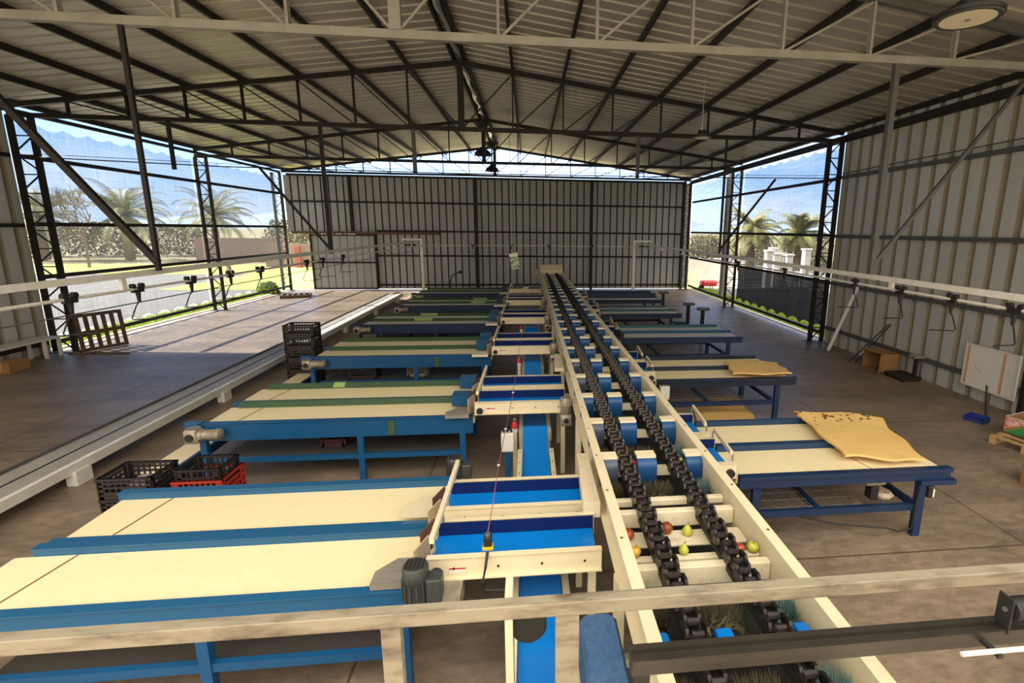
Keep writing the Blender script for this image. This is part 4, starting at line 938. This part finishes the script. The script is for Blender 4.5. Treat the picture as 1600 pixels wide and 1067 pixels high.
# cartons and crates beneath the second left table
t = thing('cardboard_box', 'pale cardboard box with a purple lower band under the second left table', 'box', (-2.0, 7.48, 0))
obj('carton', MB().cham(-2.15, -1.82, 7.36, 7.62, 0.353, 0.70, .006), CARDP, t)
t.location.z = 0
obj('purple_band', MB().box(-2.153, -1.817, 7.357, 7.623, 0.36, 0.50), PURPLE, t)
obj('flap_seam', MB().box(-1.99, -1.98, 7.356, 7.36, 0.5, 0.69), BROWNF, t)
crate('plastic_crate', (-1.52, 7.5, 0.353), .44, .36, .29, BLCRATE, 'black crate beside the purple banded box under the second table')
crate('plastic_crate', (-2.85, 7.2, 0.353), .34, .44, .12, mat('maroon_crate_plastic', (0.10, 0.03, 0.04), 0.5), 'shallow maroon crate on the lower shelf of the second left table')
for k, (x, y) in enumerate(((-3.5, 10.5), (-2.4, 10.6), (-3.6, 13.9), (-2.7, 13.95), (-3.2, 17.3))):
    if k == 1: crate('plastic_crate', (x, y, 0.353), .42, .34, .22, mat('grey_crate_plastic', (0.2, 0.19, 0.16), 0.6), 'grey crate on the lower shelf of the third left table')
    else: crate('plastic_crate', (x, y, 0.353), .56, .40, .24, BLCRATE, ['wide black crate on the lower shelf beside the tall crate stack', '', 'black crate on the lower shelf of the fourth left table, outer one', 'black crate on the lower shelf of the fourth left table, inner one', 'black crate on the lower shelf of the fifth left table'][k])

# low white trough running along the floor at left
t = thing('floor_trough', 'long low white trough on short feet running along the floor at left', 'trough', (-6.35, 14, 0))
tr = MB(); tr.box(-6.24, -6.17, 4.2, 24.8, 0.1, 0.3); tr.box(-6.62, -6.55, 4.2, 24.8, 0.1, 0.3)
obj('side_wall', MB().box(-6.24, -6.17, 4.2, 24.8, 0.17, 0.30), WHITEP, t); obj('side_wall', MB().box(-6.93, -6.89, 4.2, 24.8, 0.17, 0.30), MIDST, t)
obj('trough_bed', MB().box(-6.89, -6.24, 4.2, 24.8, 0.24, 0.265), mat('grey_trough_bed', (0.30, 0.28, 0.25), 0.5, 0.1, (0.4, 0.38, 0.34), 2, 0.5), t)
obj('bed_groove', MB().box(-6.60, -6.57, 4.2, 24.8, 0.263, 0.27), BLACKR, t)
for y in (6.9, 10.2, 13.6, 17.0, 20.4, 23.8):
    obj('foot', MB().box(-6.26, -6.12, y - 0.12, y + 0.12, 0, 0.2), WHITEP, t)
    obj('foot', MB().box(-6.9, -6.78, y - 0.1, y + 0.1, 0, 0.24), WHITEP, t)
t = thing('low_conveyor', 'narrow low belt with a cream top crossing the outer ends of the left tables', 'conveyor', (-4.85, 12, 0))
obj('belt', MB().box(-5.05, -4.68, 6.0, 10.9, 0.30, 0.335), BELT, t)
obj('side_rail', MB().box(-4.675, -4.62, 6.0, 10.9, 0.24, 0.36), NAVYF, t)
for y in (6.3, 8.5, 10.7): obj('leg', MB().box(-4.95, -4.72, y - .03, y + .03, 0, 0.30), NAVYF, t)

# ------------------------------------------------------------------ right wall things
t = thing('whiteboard', 'white framed board hung low on the right wall behind the dustpan', 'board', (9.44, 8.75, 0.3))
obj('panel', MB().box(9.415, 9.455, 8.18, 9.33, .31, 1.18), WB, t)
f = MB()
for y in (8.18, 9.33): f.box(9.405, 9.46, y - .02, y + .02, .29, 1.2)
for z in (.31, 1.18): f.box(9.405, 9.46, 8.2, 9.31, z - .02, z + .02)
obj('frame', f, WHITEP, t)
for y in (8.46, 9.27): obj('wood_strip', MB().box(9.408, 9.415, y - .028, y + .028, .33, 1.16), ORNG, t)
mk = MB()
for (y0, z0, y1, z1) in ((9.08, .75, 9.03, .69), (9.03, .69, 8.96, .66), (8.96, .66, 8.89, .67)): mk.bar((9.413, y0, z0), (9.413, y0 * .35 + y1 * .65, z0 * .5 + z1 * .5 + .012), .005, .010)
obj('pen_mark', mk, MIDST, t)
t = thing('dustpan', 'blue long handled dustpan standing on the floor near the whiteboard', 'dustpan', (8.45, 7.95, 0))
dp = MB(); dp.prism([(8.28, 8.03), (8.42, 7.74), (8.68, 7.88), (8.55, 8.17)], 0.0, 0.015)
for a, b in (((8.28, 8.03), (8.55, 8.17)), ((8.55, 8.17), (8.68, 7.88)), ((8.68, 7.88), (8.42, 7.74))): dp.bar((*a, .05), (*b, .05), .015, .09)
obj('pan', dp, BLUEPL, t)
obj('handle', MB().cyl((8.66, 7.95, .05), (8.70, 8.08, .66), .018, 8), BLACKR, t)
t = thing('cardboard_box', 'open brown cardboard box lying on its side by the right wall', 'box', (9.15, 11.45, 0))
cb = MB()
for (q) in ((8.85, 9.35, 11.1, 11.11, 0, .5), (8.85, 9.35, 11.74, 11.75, 0, .5), (8.85, 9.35, 11.1, 11.75, 0, .01), (8.85, 9.35, 11.1, 11.75, .49, .5), (9.34, 9.35, 11.1, 11.75, 0, .5)): cb.box(*q)
obj('carton', cb, CARD, t)
obj('flap', MB().prism([(8.86, .5), (8.62, .55), (8.62, .56), (8.86, .51)], 11.12, 11.74, 'xz'), CARD, t)
obj('flap', MB().bar((8.85, 11.1, .25), (8.72, 10.95, .25), .012, .48), CARD, t)
for k, (dx, l) in enumerate(((0, 'dark broom handle leaning on the right wall behind the cardboard box'), (.14, 'second dark stick leaning crossed on the right wall behind the box'))):
    tag(obj('broom_stick', MB().cyl((8.78 - dx * .6, 11.95 + dx, .02), (9.42, 11.62 + dx * .5, 1.15), .017, 8), BLACKR), l, 'stick')
t = thing('platform_scale', 'black platform scale with a display post beside the cardboard box', 'scale', (9.1, 10.7, 0))
obj('platform', MB().cham(8.85, 9.35, 10.3, 10.95, .03, .11, .015), BLACKR, t)
for x in (8.9, 9.3):
    for y in (10.36, 10.88): obj('foot', MB().cyl((x, y, 0), (x, y, .03), .025, 8), BLACKR, t)
obj('column', MB().box(9.12, 9.19, 10.30, 10.37, .11, .60), BLACKR, t)
obj('display', MB().cham(9.02, 9.28, 10.22, 10.44, .60, .66, .012), MOTC, t)
def pallet(x, y, z, lx, ly, m_, label, rot=0, upright=None):
    t = thing('wooden_pallet', label, 'pallet', (x, y, z))
    def put(nm, x0, x1, y0, y1, z0, z1):
        mb = MB().box(x + x0, x + x1, y + y0, y + y1, z + z0, z + z1); obj(nm, mb, m_, t)
    for k in range(6): put('top_board', -lx / 2 + k * (lx - .1) / 5, -lx / 2 + k * (lx - .1) / 5 + .1, -ly / 2, ly / 2, .12, .14)
    for k in range(3):
        yy = -ly / 2 + k * (ly - .09) / 2
        put('stringer', -lx / 2, lx / 2, yy, yy + .09, .02, .12)
        put('bottom_board', -lx / 2, lx / 2, yy, yy + .09, 0, .02)
    t.rotation_euler = (0, 0, rot)
    return t
pallet(8.5, 6.72, 0, 1.15, 1.0, PALW, 'pale wooden pallet under the printed cardboard boxes at right', 0.28)
pallet(-11.7, 25.95, 0, 1.35, 1.1, PALD, 'weathered wooden pallet flat on the sunlit floor by the far door', 0.35)
up = pallet(-12.25, 14.85, 0, 1.1, 1.05, PALD, 'weathered wooden pallet standing on edge by the left lattice column')
up.rotation_euler = (math.radians(84), 0, math.radians(66)); up.location = (-12.15, 14.95, 0.54)
def fruit_box(x, y, z, label, rot):
    t = thing('fruit_box', label, 'box', (x, y, z))
    b = MB(); sx, sy, h = .56, .40, .28
    for q in ((-sx / 2, sx / 2, -sy / 2, -sy / 2 + .01, 0, h), (-sx / 2, sx / 2, sy / 2 - .01, sy / 2, 0, h), (-sx / 2, -sx / 2 + .01, -sy / 2, sy / 2, 0, h), (sx / 2 - .01, sx / 2, -sy / 2, sy / 2, 0, h), (-sx / 2, sx / 2, -sy / 2, sy / 2, 0, .01)): b.box(x + q[0], x + q[1], y + q[2], y + q[3], z + q[4], z + q[5])
    obj('carton', b, CARD, t)
    for s_ in (-1, 1):
        yy = y + s_ * (sy / 2 + .002); xx = x + s_ * (sx / 2 + .002)
        obj('red_print', MB().prism([(x - sx / 2 + .01, z + h - .01), (x + sx / 2 - .01, z + h - .01), (x - sx / 2 + .01, z + .06)], yy - .0015, yy + .0015, 'xz'), BOXRD, t)
        obj('green_print', MB().prism([(x - sx / 2 + .03, z + .01), (x + sx / 2 - .01, z + .01), (x + sx / 2 - .01, z + h - .04)], yy - .0015, yy + .0015, 'xz'), BOXGR, t)
        obj('red_print', MB().prism([(y - sy / 2 + .01, z + h - .01), (y + sy / 2 - .01, z + h - .01), (y + sy / 2 - .01, z + .06)], xx - .0015, xx + .0015, 'yz'), BOXRD, t)
        obj('green_print', MB().prism([(y - sy / 2 + .01, z + .01), (y + sy / 2 - .03, z + .01), (y - sy / 2 + .01, z + h - .04)], xx - .0015, xx + .0015, 'yz'), BOXGR, t)
    rm = MB()
    for q in ((-sx / 2, sx / 2, -sy / 2, -sy / 2 + .012), (-sx / 2, sx / 2, sy / 2 - .012, sy / 2), (-sx / 2, -sx / 2 + .012, -sy / 2, sy / 2), (sx / 2 - .012, sx / 2, -sy / 2, sy / 2)): rm.box(x + q[0], x + q[1], y + q[2], y + q[3], z + h, z + h + .008)
    obj('white_edge', rm, WHITEP, t)
    t.rotation_euler = (0, 0, rot)
fruit_box(8.48, 7.03, .145, 'open cardboard fruit box with green and red print at the back of the pallet', 0.28)
fruit_box(8.52, 6.5, .145, 'front cardboard fruit box with red and green print on the pallet', 0.28)
tag(obj('cardboard_box', MB().cham(6.98, 7.4, 5.3, 5.75, 0, .34, .008), CARD), 'brown cardboard box cut off by the right edge of the view', 'box')
# left side things
t = thing('bench', 'low white bench table against the left sheet wall', 'table', (-13.0, 13.6, 0))
obj('table_top', MB().box(-13.08, -12.62, 12.4, 14.35, .48, .53), WHITEP, t)
for x in (-13.04, -12.66):
    for y in (12.45, 13.9, 14.3): obj('leg', MB().box(x - .03, x + .03, y - .03, y + .03, 0, .48), WHITEP, t)
t = thing('cardboard_box', 'small brown cardboard box in front of the white bench', 'box', (-12.45, 12.75, 0))
obj('carton', MB().cham(-12.62, -12.24, 12.5, 13.0, 0, .26, .006), CARD, t)
obj('tape', MB().box(-12.46, -12.40, 12.497, 13.003, .05, .262), PALW, t)
tag(obj('floor_plank', MB().box(-12.5, -11.0, 14.3, 14.38, 0, .03), PALD), 'dark plank on the floor before the upright pallet', 'plank')
# weighing stands behind the right tables
for k, (x, y, h) in enumerate(((5.45, 19.3, .98), (5.55, 16.4, .95), (5.6, 15.1, .98))):
    t = thing('weighing_stand', ['weighing stand farthest of three at the ends of the right tables', 'weighing stand middle of three at the ends of the right tables', 'weighing stand nearest of three at the ends of the right tables'][k], 'stand', (x, y, 0))
    obj('post', MB().box(x - .05, x + .05, y - .05, y + .05, .04, h), DARK, t)
    obj('base', MB().box(x - .28, x + .2, y - .25, y + .25, 0, .05), DARK, t)
    obj('head', MB().cham(x - .17, x + .2, y - .12, y + .12, h, h + .08, .015), MIDST, t)
    obj('platform', MB().box(x - .5, x - .06, y - .2, y + .2, .3, .34), DARK, t)
    obj('platform_stem', MB().box(x - .3, x - .24, y - .03, y + .03, .04, .3), DARK, t)
# lamps
def highbay(x, y, z, r, label):
    t = thing('high_bay_lamp', label, 'lamp', (x, y, z))
    obj('housing', MB().lathe((x, y, z), [(r * .80, 0), (r, .01), (r, .05), (r * .8, .07), (r * .45, .09), (r * .4, .16), (0.001, .16)], 'z', 32), BLACKR, t, smooth=True)
    obj('lens', MB().lathe((x, y, z - .004), [(0.001, 0.0), (r * .8, 0.0), (r * .8, .012), (.001, .012)], 'z', 32), LENS, t)
    obj('lens_hub', MB().cyl((x, y, z - .012), (x, y, z - .004), r * .09, 12), MOTC, t)
    obj('bezel', MB().lathe((x, y, z - .006), [(r * .82, 0.004), (r * .86, 0), (r * .94, 0), (r * .98, .012), (r * .82, .012), (r * .82, .004)], 'z', 28), MOTG, t)
    obj('hook', MB().lathe((x, y, z + .16), [(.03, 0), (.03, .05), (.012, .06), (.012, .1), (.001, .1)], 'z', 10), ZINC, t)
    obj('chain', MB().cyl((x, y, z + .25), (x, y, rz(x) + (.06 if r < .25 else .12)), .008, 6), ZINC, t)
highbay(4.43, 5.0, 5.62, .30, 'large round high bay lamp at the top right, close to the viewer')
highbay(3.85, 11.1, 5.52, .21, 'small round high bay lamp on a long chain over the right tables')
for x, y, z, l in ((-1.88, 22.2, 6.55, 'nearer black bell pendant lamp on a rod below the ridge'), (-1.85, 27.2, 6.45, 'farther black bell pendant lamp on a rod below the ridge')):
    t = thing('pendant_lamp', l, 'lamp', (x, y, z))
    obj('shade', MB().lathe((x, y, z), [(.36, 0), (.37, .02), (.30, .16), (.16, .26), (.10, .34), (.001, .35)], 'z', 20), BLACKR, t, smooth=True)
    obj('rod', MB().cyl((x, y, z + .34), (x, y, RZ - .12), .035, 8), MIDST, t)
    obj('ceiling_cup', MB().lathe((x, y, RZ - .3), [(.05, 0), (.22, .1), (.34, .2), (.36, .3), (.001, .3)], 'z', 16), BLACKR, t, smooth=True)
# hanging sign box and electric drop
t = thing('hanging_sign', 'small tilted white and green sign hanging by a cord before the back wall', 'sign', (-.4, TY[1] - .12, 2.4))
sg = MB().bar((-.43, TY[1] - .12, 2.74), (-.36, TY[1] - .12, 2.34), .24, .05, up=(0, 1, 0)); obj('panel', sg, mat('pale_green_print', (0.45, 0.5, 0.4), 0.5, 0.0, (0.08, 0.14, 0.07), 12, 0.25, thr=(.5, .6)), t)
obj('top_flap', MB().bar((-.44, TY[1] - .12, 2.80), (-.42, TY[1] - .12, 2.70), .25, .06, up=(0, 1, 0)), WHITEP, t)
obj('cord', MB().cyl((-.43, TY[1] - .12, 2.8), (-.43, TY[1] - .12, 5.0), .006, 5), MIDST, t)
tag(obj('power_drop', MB().cyl((-.62, 19.62, 1.14), (-.68, 19.62, rz(-.68) + .2), .012, 6), ZINC), 'thin pale power cable dropping from the roof to the far left transfer', 'cable')

# ------------------------------------------------------------------ foreground
t = thing('guard_rail', 'dirty white painted guard rail crossing the bottom of the view', 'rail', (0, 1.76, 0))
obj('rail_beam', MB().cham(-3.0, 3.5, 1.737, 1.79, 1.935, 2.0, .005), DIRTW, t)
for x0, x1 in ((0.097, 0.195), (-0.60, -0.525), (-2.8, -2.72), (3.2, 3.28)):
    obj('post', MB().box(x0, x1, 1.742, 1.784, 0, 1.936), DIRTW, t)
t = thing('feed_frame', 'dark steel channel with a black wheel at the bottom right corner', 'frame', (1.6, 1.48, 0))
ch = MB(); ch.box(0.36, 2.75, 1.50, 1.525, 1.96, 1.985); ch.box(0.36, 2.75, 1.47, 1.50, 1.955, 1.966); ch.box(0.36, 2.75, 1.455, 1.47, 1.945, 1.978); ch.box(0.36, 2.75, 1.47, 1.525, 1.90, 1.955)
obj('channel', ch, mat('worn_dark_channel', (0.016, 0.014, 0.011), 0.45, 0.1, (0.035, 0.03, 0.022), 6, 0.5), t)
obj('white_pipe', MB().cyl((1.6, 1.395, 1.955), (2.75, 1.395, 1.955), .009, 8), WHITEP, t)
for x in (1.75, 2.7): obj('pipe_bracket', MB().box(x - .01, x + .01, 1.38, 1.46, 1.935, 1.95), BLACKR, t)
obj('bracket', MB().box(1.845, 1.853, 1.45, 1.51, 1.965, 2.115), BLACKR, t)
obj('wheel', MB().lathe((1.865, 1.475, 2.06), [(0.001, 0), (.04, 0), (.044, .01), (.04, .02), (.044, .03), (.04, .04), (.044, .05), (.044, .09), (.001, .09)], 'x', 20), BLACKR, t, smooth=True)
obj('axle', MB().cyl((1.84, 1.475, 2.06), (2.0, 1.475, 2.06), .01, 8), ZINC, t)
for x in (0.40, 2.6): obj('leg', MB().box(x - .03, x + .03, 1.475, 1.52, 0, 1.90), DARK, t)
t = thing('plastic_drum', 'blue plastic bin under the guard rail left of the conveyor', 'bin', (0.45, 2.45, 0))
obj('bin_body', MB().cham(0.30, 0.545, 2.15, 2.74, 0.7, 1.05, .035), mat('scuffed_blue_plastic', (0.03, 0.10, 0.25), 0.6, 0.0, (0.08, 0.17, 0.33), 25, 0.5), t)
obj('bin_base', MB().box(0.32, 0.53, 2.2, 2.7, 0, 0.7), NAVYF, t)
t = thing('drive_wheel', 'black rubber wheel on a cream bracket below the guard rail', 'wheel', (-0.02, 2.3, 0))
obj('tyre', MB().lathe((-0.02, 2.26, 1.4), [(0.03, 0), (.085, 0), (.1, .02), (.1, .09), (.085, .11), (.03, .11)], 'y', 24), BLACKR, t, smooth=True)
obj('bracket', MB().box(-0.14, -0.10, 2.2, 2.4, 0, 1.62), CREAM, t)
obj('axle', MB().cyl((-0.12, 2.32, 1.4), (0.05, 2.32, 1.4), .02, 8), ZINC, t)
tag(obj('wooden_board', MB().box(-1.6, -0.2, 2.2, 2.26, 0, 0.7), PALW), 'brown wooden board standing on the floor under the guard rail', 'board')

# ------------------------------------------------------------------ outdoors
def palm(x, y, h, r, label, seed):
    rnd = random.Random(seed); t = thing('palm_tree', label, 'palm', (x, y, -.1))
    prof = [(.0, -.1)] + [(.42 - .12 * k / 8 + .04 * (k % 2), h * k / 8) for k in range(9)] + [(0.001, h + .1)]
    obj('trunk', MB().lathe((x, y, 0), [(max(.001, a), b) for a, b in prof], 'z', 10), BARK, t)
    for k in range(46):
        a = 2 * PI * k / 46 * 2.4 + rnd.uniform(-.2, .2); el = rnd.uniform(-.5, 1.35); L_ = r * rnd.uniform(.85, 1.15)
        b = MB(); prev = None; pts = []
        for q in range(10):
            s_ = q / 9; e = el - 1.5 * s_ * s_
            d = L_ / 9
            p = Vector((x, y, h + .1)) if q == 0 else pts[-1] + Vector((math.cos(a) * math.cos(e), math.sin(a) * math.cos(e), math.sin(e))) * d
            pts.append(p)
        side = Vector((-math.sin(a), math.cos(a), 0))
        b.path(pts, [.03 * (1 - .8 * q / 9) for q in range(10)], 4)
        for q in range(1, 10):
            for u in (0, .33, .66):
                p = pts[q - 1].lerp(pts[q], u); dirn = (pts[q] - pts[q - 1]).normalized(); ll = .62 * math.sin(PI * min(.95, (q + u) / 10)) + .12
                for s_ in (-1, 1):
                    tip = p + side * s_ * ll * .8 + dirn * ll * .5 + Vector((0, 0, -.28 * ll)); w = dirn * .06
                    b.add([p - w, p + w, tip + w * .3, tip - w * .3], [(0, 1, 2, 3)])
        obj('frond', b, LEAF, t)
palms = [(-47.5, 54, 3.9, 4.4, 'palm at the far left seen through the netting beside the lattice column', 1), (-40.5, 55, 4.3, 4.8, 'broad palm behind the left netting in its nearer bay', 2), (-35.6, 61, 4.4, 5.2, 'broad palm behind the left netting in its farther bay', 3),
         (21.5, 46, 3.4, 3.4, 'palm behind the white pillars seen through the right netting', 4), (27.5, 48, 3.2, 3.2, 'low palm by the right lattice column beyond the netting', 5)]
for a in palms: palm(*a)
def bush(x, y, r, h, label, seed, m_=LEAFB, name='bush'):
    rnd = random.Random(seed); b = MB()
    for _ in range(2600):
        a = rnd.uniform(0, 2 * PI); f_ = rnd.random() ** .4; zz = rnd.random()
        rr3 = r * f_ * (1 - .5 * zz ** 2); p = Vector((x + rr3 * math.cos(a), y + rr3 * math.sin(a), zz * h))
        s_ = rnd.uniform(.14, .30) * max(1, r / 3); u = Vector((rnd.uniform(-1, 1), rnd.uniform(-1, 1), rnd.uniform(-.6, 1))).normalized(); v = u.orthogonal().normalized()
        b.add([p, p + u * s_ * .5 + v * s_ * .35, p + u * s_, p + u * s_ * .5 - v * s_ * .35], [(0, 1, 2, 3)])
    t = thing(name, label, 'bush', (x, y, -.1))
    obj('foliage', b, m_, t)
    st_ = MB()
    for k in range(5): st_.path([(x, y, -.1), (x + math.cos(k * 1.3) * r * .3, y + math.sin(k * 1.3) * r * .3, h * .4), (x + math.cos(k * 1.3) * r * .6, y + math.sin(k * 1.3) * r * .6, h * .8)], .04, 5)
    obj('stem', st_, BARK, t)
bl = [(-57, 60, 4, 4.2), (-49, 62, 3.8, 3.6), (-41.5, 64, 3.4, 3.4), (-29, 66, 3.6, 3.8), (-27, 74, 3.6, 6.2), (-21.5, 66, 3.6, 3.4), (-33, 73, 3.8, 4.2), (15.2, 45, 2.6, 2.8), (18.0, 49.5, 2.4, 3.0), (24.5, 53, 2.8, 3.0), (31.5, 52, 2.8, 3.2), (34, 45, 2.8, 2.8)]
for i, (x, y, r, h) in enumerate(bl):
    lab = f'olive bush row beyond the left yard, {ORD[i]} clump' if i < 7 else f'olive bush beyond the pillars at right, {ORD[i - 7]} clump'
    bush(x, y, r, h, lab, 20 + i)
bush(-12.9 - .75, 27.3, .35, .45, 'bright green weed growing at the foot of the left netting', 77, GRASSB, 'weed')
# bare tree
t = thing('bare_tree', 'leafless tree standing in front of the left palms', 'tree', (-36.4, 45, -.1)); b = MB()
def branch(p, d, L_, r, lv, rnd):
    q = p + d * L_; b.path([p, p.lerp(q, .5) + Vector((rnd.uniform(-.06, .06), 0, .04)) * L_, q], [r, r * .85, r * .7], 5)
    if lv:
        for _ in range(3):
            nd = (d + Vector((rnd.uniform(-.9, .9), rnd.uniform(-.5, .5), rnd.uniform(-.05, .6)))).normalized(); branch(p.lerp(q, rnd.uniform(.55, 1)), nd, L_ * .68, r * .6, lv - 1, rnd)
branch(Vector((-36.4, 45, -.1)), Vector((0, 0, 1)), 2.9, .11, 5, random.Random(5)); obj('branches', b, BARK, t)
tag(obj('boundary_wall', MB().box(-33, -24.5, 53, 53.2, -.1, 2.3), PURW), 'purplish brown boundary wall across the yard at left', 'wall')
tag(obj('boundary_wall', MB().box(-23, -13.5, 46, 46.2, -.1, 2.0), PURW), 'low purplish wall seen through the far door gap', 'wall')
tag(obj('red_post', MB().box(-20.15, -19.75, 45.2, 45.5, -.1, 1.8), mat('faded_red_paint', (0.22, 0.06, 0.06), 0.6)), 'faded red post seen through the far door gap', 'post')
struct('lawn', MB().box(-20.5, -12.2, 29.3, 46, -.14, -.04), GRASS)
for i, (x, y, h) in enumerate(((15.25, 30, 2.35), (15.95, 30.3, 2.15), (16.6, 30, 2.1), (17.9, 30.2, 2.45), (16.3, 31.5, 2.45))):
    t = thing('gate_pillar', f'white square gate pillar outside at right, {ORD[i]} of the group', 'pillar', (x, y, -.1), 'white gate pillars outside')
    obj('shaft', MB().box(x - .2, x + .2, y - .2, y + .2, -.1, h - .12), WWALL, t); obj('cap', MB().cham(x - .27, x + .27, y - .27, y + .27, h - .12, h, .03), WWALL, t)
t = thing('iron_fence', 'black iron bar fence behind the white pillars', 'fence', (17, 32, -.1))
fb = MB()
for k in range(56): fb.bar((12 + k * .16, 32.4, -.1), (12 + k * .16, 32.4, 1.95), .025, .025)
obj('bars', fb, DARK, t)
for z in (.2, 1.8): obj('fence_rail', MB().bar((12, 32.4, z), (21, 32.4, z), .04, .05), DARK, t)
tag(obj('garden_wall', MB().box(9.9, 14.2, 31, 31.2, -.1, 1.75), WWALL), 'whitewashed wall with faded markings beyond the far right bay', 'wall')
t = thing('wheelbarrow', 'red wheelbarrow seen outside the far right corner', 'wheelbarrow', (10.8, 28.5, -.05))
obj('tray', MB().cham(10.35, 11.3, 28.25, 28.85, .25, .55, .08), RED, t)
for y in (28.35, 28.75): obj('leg', MB().bar((11.1, y, -.05), (11.0, y, .27), .03), DARK, t); obj('handle', MB().bar((11.2, y, .4), (11.8, y, .55), .03), DARK, t)
obj('wheel', MB().cyl((10.4, 28.5, .13), (10.4, 28.6, .13), .17, 14), BLACKR, t)
struct('gravel_yard', MB().box(XR + 1.6, 40, 5, 44, -.14, -.05), GRAVEL)
tag(obj('utility_pole', MB().cyl((10.5, 25.5, -.1), (10.5, 25.5, 8.2), .2, 12, .15), mat('weathered_grey_concrete', (0.22, 0.22, 0.22), 0.8, 0.0, (0.16, 0.16, 0.16), 4, 0.5)), 'grey concrete utility pole outside the right netting', 'pole')
# grass tufts along both sides
def grass(x0, x1, y0, y1, n, label, seed):
    rnd = random.Random(seed); b = MB()
    for _ in range(n):
        x = rnd.uniform(x0, x1); y = rnd.uniform(y0, y1); h = rnd.uniform(.06, .22); a = rnd.uniform(0, PI); w = Vector((math.cos(a), math.sin(a), 0)) * .012; tip = Vector((x + rnd.uniform(-.06, .06), y + rnd.uniform(-.06, .06), h - .03))
        p = Vector((x, y, -.04)); b.add([p - w, p + w, tip], [(0, 1, 2)])
    o = tag(obj('grass', b, GRASSB), label, 'grass'); o['kind'] = 'stuff'
grass(-14.5, XL - .38, 14.8, 28.3, 9000, 'bright sunlit grass strip along the left netting', 1)
grass(XR + .38, XR + 1.5, 14.8, 29, 9000, 'green grass strip along the right netting', 2)
# distant hills
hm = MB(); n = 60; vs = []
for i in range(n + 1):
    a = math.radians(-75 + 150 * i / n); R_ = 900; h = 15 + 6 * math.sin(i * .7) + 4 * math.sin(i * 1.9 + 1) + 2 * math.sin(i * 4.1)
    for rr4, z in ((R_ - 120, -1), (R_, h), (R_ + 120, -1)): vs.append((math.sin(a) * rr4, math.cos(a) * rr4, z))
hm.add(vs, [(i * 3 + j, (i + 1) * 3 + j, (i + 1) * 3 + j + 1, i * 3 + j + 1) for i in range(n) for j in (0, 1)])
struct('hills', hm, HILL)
